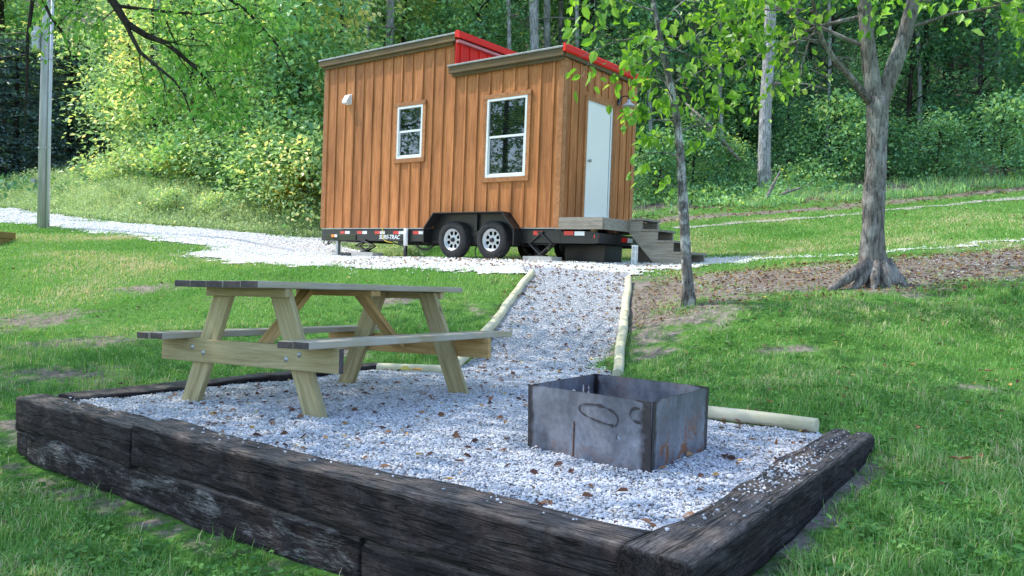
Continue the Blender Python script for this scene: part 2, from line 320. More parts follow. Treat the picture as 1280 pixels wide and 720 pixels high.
# ground
g = G('lawn_soil'); co = g.coord(); f = g.noise(co, 1.6, 7, .65); f2 = g.noise(co, 28, 5, .7); f3 = g.noise(co, .35, 3)
gr = g.ramp(f2, [(.3, (.035,.10,.02)), (.55, (.09,.22,.04)), (.75, (.17,.31,.07))]); gr = g.mix(g.ramp(f, [(.45, 0.), (.75, .5)]), gr, (.15,.19,.06))
di = g.ramp(f2, [(.3, (.10,.08,.066)), (.55, (.25,.21,.18)), (.75, (.40,.35,.31))])
f4 = g.noise(co, 5.5, 7, .75); di = g.mix(.8, di, g.ramp(f4, [(.32, .38), (.5, .9), (.68, 1.35)]), 'MULTIPLY'); di = g.mix(g.ramp(f, [(.54, 0.), (.66, .35)]), di, (.36,.34,.32)); dm = g.ramp(g.math('ADD', g.attr('dirt'), g.math('ADD', g.math('MULTIPLY', g.math('SUBTRACT', f, .5), .9), g.math('MULTIPLY', g.math('SUBTRACT', f4, .5), .8))), [(.42, 0.), (.6, 1.)])
c = g.mix(dm, gr, di); g.base(c, .95, .1); g.bump(f2, .9, .03); MT['ground'] = g.m
g = G('crushed_limestone'); co = g.coord(); v = g.n('TexVoronoi'); g.l(co, v.inputs['Vector']); v.inputs['Scale'].default_value = 75.
sp = g.n('SeparateColor'); g.l(v.outputs['Color'], sp.inputs[0])
c = g.ramp(sp.outputs[0], [(0, (.24,.24,.26)), (.4, (.42,.43,.46)), (1, (.68,.69,.72))]); c = g.mix(.45, c, g.ramp(v.outputs['Distance'], [(.25, 1.), (.75, .4)]), 'MULTIPLY')
dn = g.noise(co, .9, 6, .65); c = g.mix(g.ramp(dn, [(.48, 0.), (.72, .55)]), c, (.26,.22,.19)); g.base(c, .9, .2); g.bump(v.outputs['Distance'], 1., -.02); MT['gravel'] = g.m
g = G('gravel_stone'); t = g.attr('tint'); f = g.noise(g.coord(), 90, 3); c = g.ramp(t, [(0, (.36,.36,.39)), (.25, (.50,.51,.55)), (.7, (.61,.62,.66)), (.9, (.70,.71,.74)), (.94, (.52,.46,.40)), (1, (.33,.29,.26))])
c = g.mix(.25, c, g.ramp(f, [(.3, .6), (.7, 1.1)]), 'MULTIPLY'); g.base(c, .8, .3); MT['stone'] = g.m
g = G('worn_limestone_drive'); co = g.coord(); f = g.noise(co, 22, 6, .75); f2 = g.noise(co, .8, 5)
c = g.ramp(f, [(.3, (.46,.46,.46)), (.5, (.66,.66,.65)), (.7, (.80,.79,.78))]); c = g.mix(g.ramp(f2, [(.5, 0.), (.8, .4)]), c, (.36,.31,.26)); g.base(c, .95, .1); g.bump(f, .8, .03); MT['drive'] = g.m
g = G('dusty_track'); co = g.coord(); f = g.noise(co, 14, 6, .75); c = g.ramp(f, [(.35, (.16,.17,.10)), (.5, (.34,.33,.29)), (.7, (.56,.55,.53))]); g.base(c, .95, .1); g.bump(f, .8, .03); MT['track'] = g.m
g = G('drive_stone'); t = g.attr('tint'); g.base(g.ramp(t, [(0, (.55,.55,.56)), (.4, (.70,.70,.70)), (.95, (.84,.84,.83)), (1, (.5,.45,.4))]), .85, .25); MT['drive_stone'] = g.m  # paler than the pad stone: the drive's sunlit glare put into colour
# ---------------------------------------------------------------- camera, sun, sky
PITCH, ROLL, FPX = .0241, .0279, 993.
cam = bpy.data.cameras.new('camera'); co_ = bpy.data.objects.new('camera', cam); COL.objects.link(co_)
cam.sensor_width = 36; cam.lens = 36*FPX/1280; cam.clip_end = 500; cam.clip_start = .05
Rc = Matrix.Rotation(-PITCH, 3, 'X') @ Matrix.Rotation(-ROLL, 3, 'Y')
co_.matrix_world = Matrix.Translation((0, 0, Z0)) @ (Rc @ Matrix.Rotation(math.pi/2, 3, 'X')).to_4x4()
SC.camera = co_
SAZ = math.atan2(-.95, .31); SEL = math.radians(54)          # azimuth from +Y towards +X
sdir = Vector((math.sin(SAZ)*math.cos(SEL), math.cos(SAZ)*math.cos(SEL), math.sin(SEL)))
sl = bpy.data.lights.new('sun', 'SUN'); sl.energy = 5.; sl.angle = math.radians(.53); sl.color = (1, .95, .86)
so = bpy.data.objects.new('sun', sl); COL.objects.link(so); so.rotation_euler = sdir.to_track_quat('Z', 'Y').to_euler(); so.location = (0, 0, 30)
wd = bpy.data.worlds.new('World'); SC.world = wd; wd.use_nodes = True
sk = wd.node_tree.nodes.new('ShaderNodeTexSky'); sk.sky_type = 'NISHITA'; sk.sun_disc = False
sk.sun_elevation = SEL; sk.sun_rotation = SAZ; sk.altitude = 200; sk.air_density = 1.; sk.dust_density = 1.2
bg = wd.node_tree.nodes['Background']; bg.inputs[1].default_value = .48
wd.node_tree.links.new(sk.outputs[0], bg.inputs[0])
SC.view_settings.view_transform = 'Standard'; SC.view_settings.look = 'None'; SC.view_settings.exposure = 0
SC.cycles.max_bounces = 8; SC.cycles.transparent_max_bounces = 8; SC.cycles.sample_clamp_indirect = 4; SC.cycles.use_denoising = True

def ray(u, v):
    return Rc @ Vector(((u-640)/FPX, 1, -(v-360)/FPX))
def at(u, v, y):
    d = ray(u, v); return Vector((0, 0, Z0))+d*(y/d.y)
# ---------------------------------------------------------------- layout
TP = Vector((-1.6553, 4.4073, -.8538+Z0))
TR = Matrix.Rotation(1.0325, 3, 'Z') @ Matrix.Rotation(-.0249, 3, 'X') @ Matrix.Rotation(.0251, 3, 'Y')
TN = TR @ Vector((0, 0, 1))
def padz(x, y): return TP.z-((x-TP.x)*TN.x+(y-TP.y)*TN.y)/TN.z      # the gravel surface of the pad
HP = Vector((-4.2558, 17.6309, .7863+Z0))
HR = Matrix.Rotation(-.6669, 3, 'Z') @ Matrix.Rotation(-.003, 3, 'X') @ Matrix.Rotation(.0085, 3, 'Y')
PAD = [(-2.80, 4.72), (.37, 2.12), (1.72, 4.12), (.92, 4.72), (.92, 6.85), (-.5, 7.2), (-1.25, 7.22)]
PATH = [(.92, 6.75), (-.55, 7.1), (-.42, 7.75), (.27, 11.1), (.15, 12.0), (1.75, 11.9), (1.61, 11.1)]
INNER = [(-2.78, 4.70), (.36, 2.14), (1.70, 4.14), (.95, 4.75), (.95, 6.9), (-.5, 7.25), (-1.28, 7.25)]
DRIVE = [(-18.5, 22.4), (-13.3, 21.4), (-11.4, 20.1), (-9.7, 18.7), (-7.5, 17.2), (-6.3, 16.6), (-6.2, 14.8), (-3.9, 13.5), (-2.1, 12.4), (-1., 11.7), (0., 11.3),
         (1.7, 11.4), (2.6, 12.3), (3.2, 13.1), (4.3, 13.3), (6.2, 13.1), (7.6, 13.4), (9.2, 13.85), (12., 14.4), (12., 14.5), (9., 13.95), (7.6, 13.55), (5.9, 13.35), (4.5, 13.8), (3.6, 15.6), (1.4, 16.6),
         (.2, 16.0), (-1.5, 17.2), (-3.2, 19.4), (-5.3, 21.6), (-7.3, 21.1), (-10.8, 21.8), (-14.3, 24.4), (-18.5, 27.6), (-26, 30), (-26, 25)]
TRACK = [(4.0, 19.8), (6.3, 19.75), (8.6, 20.0), (9.7, 20.05), (11.1, 20.0), (12.6, 19.9), (17, 19.9), (17, 20.3), (13.2, 20.3), (11.6, 20.35), (10.2, 20.35), (9., 20.3), (6.4, 20.05), (4., 20.05)]
def wav(x, y, a): return x+(fbm(x*1.1, y*1.1, 9.)-.5)*a+(fbm(x*5, y*5, 19.)-.5)*a*.55, y+(fbm(x*1.1, y*1.1, 21.)-.5)*a+(fbm(x*5, y*5, 29.)-.5)*a*.55
BIGT = Vector((4.36, 9.5, hz1(4.36, 9.5))); SAP = Vector((1.96, 8.84, hz1(1.96, 8.84)))

def groundz(x, y):
    z = hz(x, y)
    m = inpoly(x, y, INNER); z = np.where(m, np.minimum(z, padz(x, y)-.10), z)
    m = inpoly(x, y, PATH); z = np.where(m, z-.05, z)
    return z
def dirtmask(x, y):
    d = .88-polydist(x, y, [(1.2, 9.2), (2.2, 10.2), (3.6, 10.6), (4.6, 10.3), (6.5, 11.2), (9, 11.8), (13, 12.3)], False)*.30      # worn leafy strip by the trees
    d = np.maximum(d, .85-np.hypot(x-BIGT.x, y-BIGT.y)*.42); d = np.maximum(d, .5-np.hypot(x-SAP.x, y-SAP.y)*.4)
    d = np.maximum(d, .66-polydist(x, y, [(3, 21.3), (7, 21.3), (10, 21.6), (18, 21.4)], False)*.55)
    d = np.maximum(d, np.clip((y-21.2-np.maximum(0, -x-3)*.35)*.3, 0, .75))
    for px, py, r in ((-5.9, 9.7, 1.), (-4.5, 8.2, .8), (-3.7, 6.6, .7), (-3.5, 11., .8), (-3.3, 5.2, .5), (-5.2, 11.3, .7), (2.35, 6.9, .4), (3.2, 5.4, .4), (-2.0, 8.1, .7), (1.35, 7.4, .4), (-1.5, 10.2, .5)):
        d = np.maximum(d, .72-np.hypot((x-px)*.7, y-py)/r*.5)
    d = np.maximum(d, .62-polydist(x, y, [(-2.95, 4.6), (.4, 1.95), (1.9, 3.9)], False)*2.2)
    d = np.maximum(d, .34-polydist(x, y, DRIVE)*.25)
    return np.clip(d, 0, 1)
def axis(lo, hi, a, b, fine, grow):
    v = list(np.arange(a, b, fine)); s = fine
    while v[-1] < hi: s *= grow; v.append(v[-1]+s)
    s = fine; f = [v[0]]
    while f[-1] > lo: s *= grow; f.append(f[-1]-s)
    return np.array(f[::-1][:-1]+v)
gx = axis(-70, 70, -9, 10, .14, 1.07); gy = axis(-28, 95, 1, 23, .14, 1.07)
X, Y = np.meshgrid(gx, gy); Zg = groundz(X, Y)
amp = np.where(Y < 22, .022, .08+.1*np.clip((Y-24)/10, 0, 1)); Zg = Zg+(fbm(X*1.7, Y*1.7, 3., 4)-.5)*amp*2
nx = len(gx); idx = np.arange(X.size).reshape(X.shape)
Fq = np.stack([idx[:-1, :-1], idx[:-1, 1:], idx[1:, 1:], idx[1:, :-1]], -1).reshape(-1, 4)
gnd = npmesh('ground', np.stack([X, Y, Zg], -1).reshape(-1, 3), Fq, MT['ground'], smooth=True, attrs={'dirt': dirtmask(X, Y).ravel()})
tag(gnd, kind='structure')

def sheet(name, poly, cell, zf, mat, rag=0.):
    P = np.array(poly); xs = np.arange(P[:, 0].min(), P[:, 0].max()+cell, cell); ys = np.arange(P[:, 1].min(), P[:, 1].max()+cell, cell)
    A, B = np.meshgrid(xs, ys); cx = A[:-1, :-1]+cell/2; cy = B[:-1, :-1]+cell/2
    ins = inpoly(*wav(cx, cy, rag), poly)
    id_ = np.arange(A.size).reshape(A.shape)
    F = np.stack([id_[:-1, :-1], id_[:-1, 1:], id_[1:, 1:], id_[1:, :-1]], -1)[ins]
    used = np.unique(F); mp = np.zeros(A.size, int); mp[used] = np.arange(len(used))
    x = A.ravel()[used]; y = B.ravel()[used]
    return tag(npmesh(name, np.stack([x, y, zf(x, y)], -1), mp[F], mat, smooth=True), kind='structure')
def pathz(x, y):
    t = np.clip((y-7.0)/1.6, 0, 1)
    return padz(x, y)*(1-t)+(hz(x, y)+.02)*t
def bumpz(x, y): return (fbm(x*3.1, y*3.1, 5.)-.5)*.035
sheet('gravel_pad', PAD, .04, lambda x, y: padz(x, y)+bumpz(x, y)-.006, MT['gravel'])
sheet('gravel_path', PATH, .05, lambda x, y: pathz(x, y)+bumpz(x, y)-.002, MT['gravel'])
sheet('gravel_drive', DRIVE, .06, lambda x, y: groundz(x, y)+.018+(fbm(x*1.7, y*1.7, 3., 4)-.5)*.044, MT['drive'], 1.15)
sheet('gravel_track', TRACK, .06, lambda x, y: groundz(x, y)+.012+(fbm(x*1.7, y*1.7, 3., 4)-.5)*.044, MT['track'], .55)
# ---------------------------------------------------------------- crushed stone lying on pad, path and drive (nobody could count it)
t_ = (1+5**.5)/2
ICO = np.array([(-1,t_,0),(1,t_,0),(-1,-t_,0),(1,-t_,0),(0,-1,t_),(0,1,t_),(0,-1,-t_),(0,1,-t_),(t_,0,-1),(t_,0,1),(-t_,0,-1),(-t_,0,1)])/1.9
ICF = np.array([(0,11,5),(0,5,1),(0,1,7),(0,7,10),(0,10,11),(1,5,9),(5,11,4),(11,10,2),(10,7,6),(7,1,8),(3,9,4),(3,4,2),(3,2,6),(3,6,8),(3,8,9),(4,9,5),(2,4,11),(6,2,10),(8,6,7),(9,8,1)])
OCT = np.array([(1,0,0),(-1,0,0),(0,1,0),(0,-1,0),(0,0,1),(0,0,-1)], float)
OCF = np.array([(0,2,4),(2,1,4),(1,3,4),(3,0,4),(2,0,5),(1,2,5),(3,1,5),(0,3,5)])
def stones(name, pos, r, mat, base=ICO, faces=ICF):
    n = len(pos); k = len(base); V = np.repeat(base[None], n, 0)*(1+RNG.uniform(-.28, .28, (n, k, 1)))
    V = V*np.stack([RNG.uniform(.8, 1.5, n), RNG.uniform(.7, 1.1, n), RNG.uniform(.5, .85, n)], 1)[:, None]*r[:, None, None]
    a = RNG.uniform(0, 6.28, n); c, s = np.cos(a)[:, None], np.sin(a)[:, None]; b = RNG.normal(0, .35, n); cb, sb = np.cos(b)[:, None], np.sin(b)[:, None]
    x, y, z = V[..., 0], V[..., 1], V[..., 2]; y, z = y*cb-z*sb, y*sb+z*cb; x, y = x*c-y*s, x*s+y*c
    V = np.stack([x, y, z], -1)+pos[:, None]
    F = (faces[None]+np.arange(n)[:, None, None]*k).reshape(-1, 3)
    return tag(npmesh(name, V.reshape(-1, 3), F, mat, np.repeat(RNG.uniform(0, 1, n), k)), kind='stuff')
def scatter(n, poly, pw=1.):
    P = np.array(poly); lo, hi = P.min(0), P.max(0); out = []; c = 0
    while c < n:
        q = RNG.uniform(0, 1, (n*2, 2)); y = lo[1]+(hi[1]-lo[1])*q[:, 1]**pw; x = lo[0]+(hi[0]-lo[0])*q[:, 0]
        m = inpoly(x, y, poly); out.append(np.stack([x[m], y[m]], 1)); c += m.sum()
    return np.concatenate(out)[:n]
s1 = scatter(120000, PAD, 1.3); r1 = RNG.uniform(.0026, .0066, len(s1))*np.where(RNG.random(len(s1)) < .06, 1.7, 1.)*(1+.3*(RNG.random(len(s1)) < .05))
z1 = padz(s1[:, 0], s1[:, 1])+bumpz(s1[:, 0], s1[:, 1])
stones('pad_gravel', np.stack([s1[:, 0], s1[:, 1], z1+RNG.uniform(-.3, .5, len(s1))*r1], 1), r1, MT['stone'])
s2 = scatter(42000, PATH, 1.1); r2 = RNG.uniform(.005, .011, len(s2)); z2 = pathz(s2[:, 0], s2[:, 1])+bumpz(s2[:, 0], s2[:, 1])
stones('path_gravel', np.stack([s2[:, 0], s2[:, 1], z2+RNG.uniform(-.2, .5, len(s2))*r2], 1), r2, MT['stone'], OCT, OCF)
s3 = scatter(34000, DRIVE, .8); s3 = s3[s3[:, 1] < 26]; s3 = s3+RNG.normal(0, .22, s3.shape); r3 = RNG.uniform(.008, .019, len(s3))*np.maximum(1, s3[:, 1]/15)
ok = ~inpoly(s3[:, 0], s3[:, 1], PATH)
s3 = s3[ok]; r3 = r3[ok]
stones('drive_gravel', np.stack([s3[:, 0], s3[:, 1], groundz(s3[:, 0], s3[:, 1])+.03+(fbm(s3[:, 0]*1.7, s3[:, 1]*1.7, 3., 4)-.5)*.044-r3*.15], 1), r3, MT['drive_stone'], OCT, OCF)
s4 = scatter(2600, [(1.2, 8.6), (3, 9.3), (5.5, 9.5), (9, 10.2), (12, 11.5), (12, 13.4), (6, 13), (2.2, 12.2), (1.5, 10.5)]); k = fbm(s4[:, 0]*1.1, s4[:, 1]*1.1, 71., 3) > .46; s4 = s4[k]; r4 = RNG.uniform(.006, .014, len(s4))
stones('scattered_gravel', np.stack([s4[:, 0], s4[:, 1], groundz(s4[:, 0], s4[:, 1])+(fbm(s4[:, 0]*1.7, s4[:, 1]*1.7, 3., 4)-.5)*.044+r4*.2], 1), r4, MT['stone'], OCT, OCF)
# ---------------------------------------------------------------- mown grass
def blades(name, x, y, z, h, w, mat, lean=.35, tint=None, group=None):
    n = len(x); a = RNG.uniform(0, 6.28, n); l = np.abs(RNG.normal(lean, lean*.6, n))
    d = np.stack([np.cos(a), np.sin(a)], 1); p = np.stack([-d[:, 1], d[:, 0]], 1)
    B = np.stack([x, y, z-.008], 1); W = np.concatenate([p*w[:, None], np.zeros((n, 1))], 1)
    mid = B+np.concatenate([d*(l*h*.25)[:, None], (h*.55)[:, None]], 1); tip = B+np.concatenate([d*(l*h)[:, None], (h*np.sqrt(np.clip(1-.5*np.minimum(l, 1.2)**2, .2, 1)))[:, None]], 1)
    V = np.stack([B-W*.5, B+W*.5, mid+W*.42, mid-W*.42, tip], 1).reshape(-1, 3)
    b = np.arange(n)[:, None]*5
    F = np.concatenate([b+[0, 1, 2], b+[0, 2, 3], b+[3, 2, 4]], 0)
    t = RNG.uniform(0, 1, n) if tint is None else tint
    return tag(npmesh(name, V, F, mat, np.repeat(t, 5)), kind='stuff')
def lawn_points(n, y0, y1, pw):
    q = RNG.uniform(0, 1, n); y = (y0**pw+(y1**pw-y0**pw)*q)**(1/pw); x = RNG.uniform(-1, 1, n)*(.72*y+.9)
    m = ~inpoly(x, y, [(-2.93, 4.66), (.36, 2.0), (.5, 1.9), (1.82, 3.9), (1.72, 4.25), (.95, 4.8), (.95, 6.9), (-.5, 7.25), (-1.3, 7.4)]) & ~inpoly(x, y, PATH)
    wx, wy = wav(x, y, 1.15); m &= ~(inpoly(wx, wy, DRIVE) & (RNG.random(n) > .02+.6*np.exp(-polydist(wx, wy, DRIVE)/.16))) & ~(inpoly(x, y, TRACK) & (RNG.random(n) > .55))
    dm = dirtmask(x, y)+(fbm(x*1.6, y*1.6, 33., 4)-.5)*.8+(fbm(x*6., y*6., 53., 3)-.5)*.75
    m &= RNG.random(n) > np.clip((dm-.30)/.3, 0, .965)
    m &= y < 21+np.maximum(0, -x-3)*.4
    return x[m], y[m]
x, y = lawn_points(330000, 1.5, 9., .75)
z = groundz(x, y)+(fbm(x*1.7, y*1.7, 3., 4)-.5)*.044
lush = fbm(x*.9, y*.9, 41., 3); tuft = fbm(x*9, y*9, 8., 2)
h = RNG.uniform(.024, .075, len(x))*(.5+.95*lush)*(.6+1.2*tuft**2); w = np.maximum(RNG.uniform(.0022, .0045, len(x)), .0008*y)
blades('lawn_grass', x, y, z, h, w, MT['grass'], .55, np.clip(.16+.5*RNG.random(len(x))+.9*(fbm(x*1.1, y*1.1, 17., 4)-.5)+.5*(tuft-.5)+np.where(RNG.random(len(x)) < .09, .5, 0), 0, 1))
x, y = lawn_points(230000, 8.8, 24., 1.0)
z = groundz(x, y)+(fbm(x*1.7, y*1.7, 3., 4)-.5)*.044
h = RNG.uniform(.03, .075, len(x))*(.7+.7*fbm(x*.9, y*.9, 41., 3)); w = np.maximum(.006, .0009*y)*RNG.uniform(.7, 1.3, len(x))
blades('far_lawn_grass', x, y, z, h, w, MT['grass'], .5, np.clip(.40+.5*RNG.random(len(x))+1.2*(fbm(x*.8, y*.8, 17., 4)-.5), 0, 1))  # paler, patchier tint puts the sunlit look into the far blades
# clover and broad weeds close to the lens
def leaves(name, pos, axis_, nrm, size, mat, tint, asp=.5, parent=None, oval=False, kind=None, fold=.12):
    n = len(pos); ax = axis_/(np.linalg.norm(axis_, axis=1, keepdims=True)+1e-9)
    sd = np.cross(nrm, ax); sd /= np.linalg.norm(sd, axis=1, keepdims=True)+1e-9; nn = np.cross(ax, sd)
    s = size[:, None]; L, Wd = ax*s, sd*s*asp*.5; up = nn*s*fold
    if not oval:
        V = np.stack([pos, pos+L*.45+Wd+up, pos+L, pos+L*.45-Wd+up], 1); k = 4; b = np.arange(n)[:, None]*4
        F = np.concatenate([b+[0, 1, 2], b+[0, 2, 3]], 0)
    else:
        V = np.stack([pos, pos+L*.22+Wd*.8+up*.7, pos+L*.6+Wd*.85+up*.6-nn*s*.04, pos+L-nn*s*.12, pos+L*.6-Wd*.85+up*.6-nn*s*.04, pos+L*.22-Wd*.8+up*.7], 1); k = 6; b = np.arange(n)[:, None]*6
        F = np.concatenate([b+[0, 1, 2, 3], b+[0, 3, 4, 5]], 0)
    o = npmesh(name, V.reshape(-1, 3), F, mat, np.repeat(tint, k), parent)
    return tag(o, kind=kind) if kind else o
x, y = lawn_points(70000, 1.6, 8., .8); m = fbm(x*1.4, y*1.4, 77., 3) > .47; x, y = x[m], y[m]; n = len(x)
leaves('clover', np.stack([x, y, groundz(x, y)+RNG.uniform(.01, .035, n)], 1), RNG.normal(0, 1, (n, 3))*[1, 1, .2], RNG.normal(0, .3, (n, 3))+[0, 0, 1], RNG.uniform(.012, .036, n), MT['grass'], RNG.uniform(.05, .5, n), .8, oval=True, kind='stuff')
# fallen leaves
def surfz(x, y):
    return np.where(inpoly(x, y, PAD), padz(x, y)+bumpz(x, y)+.012, np.where(inpoly(x, y, PATH), pathz(x, y)+bumpz(x, y)+.012, groundz(x, y)+.03+(fbm(x*1.7, y*1.7, 3., 4)-.5)*.044))
q = [scatter(620, PAD), scatter(760, PATH)]
e = scatter(700, [(-.5, 7.1), (.9, 6.8), (1.75, 12.2), (.1, 12.2)]); q.append(e[np.minimum(np.abs(polydist(e[:, 0], e[:, 1], [(-.42, 7.75), (.27, 11.1)], False)), np.abs(polydist(e[:, 0], e[:, 1], [(.92, 6.8), (1.61, 11.1)], False))) < .22])
q.append(scatter(5200, [(1.3, 8.3), (3, 8.6), (5.5, 8.8), (9, 9.5), (12, 11), (12, 13), (6, 12.5), (2.2, 11.6), (1.5, 10)]))
q.append(scatter(700, [(-3.5, 13.4), (2.2, 11.1), (3.2, 12.6), (0, 13.9), (-2, 15.2)])); q.append(scatter(330, [(1, 2.4), (4.5, 5), (8, 12), (2, 8.6), (.95, 6)]))
q.append(scatter(260, [(-6, 6), (-3, 5.4), (-1.4, 7.6), (0, 11), (-6, 14), (-9, 14)])); q.append(scatter(200, [(3, 13.5), (12, 14.5), (13, 19.5), (4, 19.5)])); q.append(scatter(60, [(-3.2, 4.6), (-2.9, 4.2), (.2, 1.8), (-2, 1.6), (-3.5, 3)])); q.append(scatter(2600, [(3, 20.7), (18, 20.9), (18, 24), (3, 24)]))
q = np.concatenate(q); n = len(q)
leaves('leaf_litter', np.stack([q[:, 0], q[:, 1], surfz(q[:, 0], q[:, 1])], 1), RNG.normal(0, 1, (n, 3))*[1, 1, .22], RNG.normal(0, .35, (n, 3))+[0, 0, 1], RNG.uniform(.014, .052, n)*(1+.05*np.maximum(q[:, 1]-6, 0)), MT['litter'], RNG.uniform(0, 1, n)**1.1, .62, oval=True, kind='stuff', fold=.2)
for (px, py, sz, tn, lab) in ((2.06, 3.6, .07, .86, 'tan curled leaf lying alone on the dark grass right of the fire pit'), (-.82, 6.62, .13, .84, 'large orange leaf caught against the short timber behind the table'),
        (3.45, 5.75, .09, .8, 'orange leaf on the lawn near the right edge'), (1.55, 4.75, .07, .95, 'yellow leaf on the lawn just behind the right end timber')):
    o = leaves('fallen_leaf', np.zeros((2, 3)), np.array([[1, .2, .25], [-.6, .5, .12]]), np.array([[.1, .3, 1], [.2, -.1, 1.]]), np.array([sz, sz*.8]), MT['litter'], np.array([tn, tn-.06]), .65, oval=True, fold=.22)
    o.location = (px, py, float(surfz(np.array([px]), np.array([py]))[0])+.035); o.rotation_euler.z = px*3; tag(o, lab, 'leaf', 'fallen leaves')
# ---------------------------------------------------------------- railroad ties
def tie(a, b, ztop_a, ztop_b, w, h, mat, label, seed, group='railroad ties around the gravel pad', crack=0., side=1):
    """a, b: ends of the outer face line (xy); the tie lies to the left (side=1) of a->b"""
    a = Vector((a[0], a[1], ztop_a)); b = Vector((b[0], b[1], ztop_b)); d = (b-a); L = d.length; d.normalize()
    s = Vector((-d.y, d.x, 0)).normalized()*side; u = s.cross(d) if side < 0 else d.cross(s)
    u = Vector((0, 0, 1)) if abs(u.z) < .5 else u*(1 if u.z > 0 else -1)
    R = Matrix((d, s, u)).transposed()
    nx, ny, nz = max(12, int(L/.022)), 12, 11
    bm = bmesh.new(); bmesh.ops.create_grid(bm, x_segments=1, y_segments=1, size=1); bm.free()
    vs = []; fs = []; key = {}
    def vid(i, j, k):
        if (i, j, k) not in key:
            p = Vector((i/nx*L, j/ny*w, -h+k/nz*h))
            # worn, rounded long edges
            cy, cz = p.y-w/2, p.z+h/2; rr = .022
            ey, ez = abs(cy)-(w/2-rr), abs(cz)-(h/2-rr)
            if ey > 0 and ez > 0:
                m = math.hypot(ey, ez)
                if m > rr: p.y = w/2+math.copysign(w/2-rr+ey*rr/m, cy); p.z = -h/2+math.copysign(h/2-rr+ez*rr/m, cz)
            ex = min(p.x, L-p.x)
            n1 = mnoise.fractal(Vector((p.x*1.1+seed*7.3, p.y*3, p.z*3)), 1., 2., 3); n2 = mnoise.noise(Vector((p.x*2.5+seed*3, p.y*26, p.z*26)))
            n3 = mnoise.noise(Vector((p.x*7+seed, p.y*9, p.z*9)))
            out = Vector((0, cy/(w/2) if abs(cy) > .8*w/2 else 0, cz/(h/2) if abs(cz) > .8*h/2 else 0))
            edge = (1.8 if (ey > -.012 and ez > -.012) else 1.)
            p += out*(n1*.010*edge+n2*.0042+n3*.004-.002*edge)
            if i in (0, nx): p.x += (n2*.006+n1*.012)
            if crack and j in (6, 7) and k == nz and p.x > L*(1-crack): p.z -= .035*min(1, (p.x-L*(1-crack))/.15)*(1 if j == 6 else .25)
            if mnoise.noise(Vector((p.x*.6+seed*5, 3.3, p.y*12))) > .48 and k == nz: p.z -= .012
            key[i, j, k] = len(vs); vs.append(tuple(p))
        return key[i, j, k]
    for i in range(nx):
        for j in range(ny): fs += [(vid(i,j,nz), vid(i+1,j,nz), vid(i+1,j+1,nz), vid(i,j+1,nz)), (vid(i,j,0), vid(i,j+1,0), vid(i+1,j+1,0), vid(i+1,j,0))]
        for k in range(nz): fs += [(vid(i,0,k), vid(i+1,0,k), vid(i+1,0,k+1), vid(i,0,k+1)), (vid(i,ny,k), vid(i,ny,k+1), vid(i+1,ny,k+1), vid(i+1,ny,k))]
    for j in range(ny):
        for k in range(nz): fs += [(vid(0,j,k), vid(0,j,k+1), vid(0,j+1,k+1), vid(0,j+1,k)), (vid(nx,j,k), vid(nx,j+1,k), vid(nx,j+1,k+1), vid(nx,j,k+1))]
    mb = MB(); mb.add(vs, fs, .5); o = mb.build('railroad_tie', mat, smooth=True)
    o.matrix_world = Matrix.Translation(a) @ R.to_4x4()
    return tag(o, label, 'railroad tie', group)
FA, FB = (-2.90, 4.655), (.315, 2.052)
def fl(t): return (FA[0]+(FB[0]-FA[0])*t, FA[1]+(FB[1]-FA[1])*t)
def tz(p, k=.045): return padz(*p)+k
seam = .345; HT = .185
tie(fl(0), fl(seam-.002), tz(FA, .04), tz(fl(seam), .034), .205, .20, MT['tie'], 'dark weathered tie at the left end of the front wall, top course', 1)
tie(fl(seam+.001), fl(.995), tz(fl(seam), .046), tz(FB, .04), .205, .195, MT['tie'], 'longest dark tie on top of the front wall, running to the right corner', 2)
def low(t, off=.012):
    p = fl(t); return (p[0]+.63*off, p[1]+.777*off)
def lz(t): return tz(fl(t), .04)-.196
tie(low(-.004), low(.030), lz(0), lz(.03), .2, .165, MT['tie'], 'short squared tie end at the lower left corner of the front wall', 3)
tie(low(.033), low(.742), lz(.033), lz(.742), .2, .2, MT['tie_low'], 'long lower tie bleached with whitish streaks in the front wall', 4)
tie(low(.745), low(1.02), lz(.745), lz(1.02), .2, .2, MT['tie'], 'lower dark tie at the bottom right of the front wall, partly out of frame', 5)
tie((.465, 1.925), (1.815, 3.905), padz(.46, 1.93)+.045, padz(1.8, 3.9)+.05, .205, .19, MT['tie'], 'dark tie along the right side with white pebbles on top and a split far end', 6, crack=.42)
tie((.50, 1.96), (1.76, 3.80), padz(.46, 1.93)-.155, padz(1.8, 3.9)-.145, .19, .16, MT['tie_low'], 'rotting lower tie sunk in the soil under the right side tie', 7)
tie((-2.76, 4.84), (-1.28, 7.36), padz(-2.76, 4.9)+.05, padz(-1.3, 7.3)+.055, .2, .2, MT['tie'], 'dark tie along the left rear side behind the picnic table', 8, side=-1)
# white pebbles strewn on the right tie
n = 420; t = np.clip(RNG.normal(.52, .10, n), .1, .95); t[:110] = RNG.uniform(.08, .97, 110); wv = np.clip(RNG.normal(.55, .22, n), .08, .92)
px = .465+(1.815-.465)*t-.826*.205*wv; py = 1.925+(3.905-1.925)*t+.563*.205*wv
stones('tie_top_pebbles', np.stack([px, py, np.array([padz(a, b) for a, b in zip(px, py)])+.052], 1), RNG.uniform(.002, .006, n)*RNG.uniform(.7, 1.15, n), MT['stone'])
n = 90; t = RNG.uniform(.02, .98, n); wv = np.clip(RNG.normal(.72, .2, n), .1, .95); px = FA[0]+(FB[0]-FA[0])*t+.63*.2*wv; py = FA[1]+(FB[1]-FA[1])*t+.777*.2*wv
stones('wall_top_pebbles', np.stack([px, py, np.array([padz(a, b) for a, b in zip(px, py)])+.046], 1), RNG.uniform(.003, .007, n), MT['stone'])
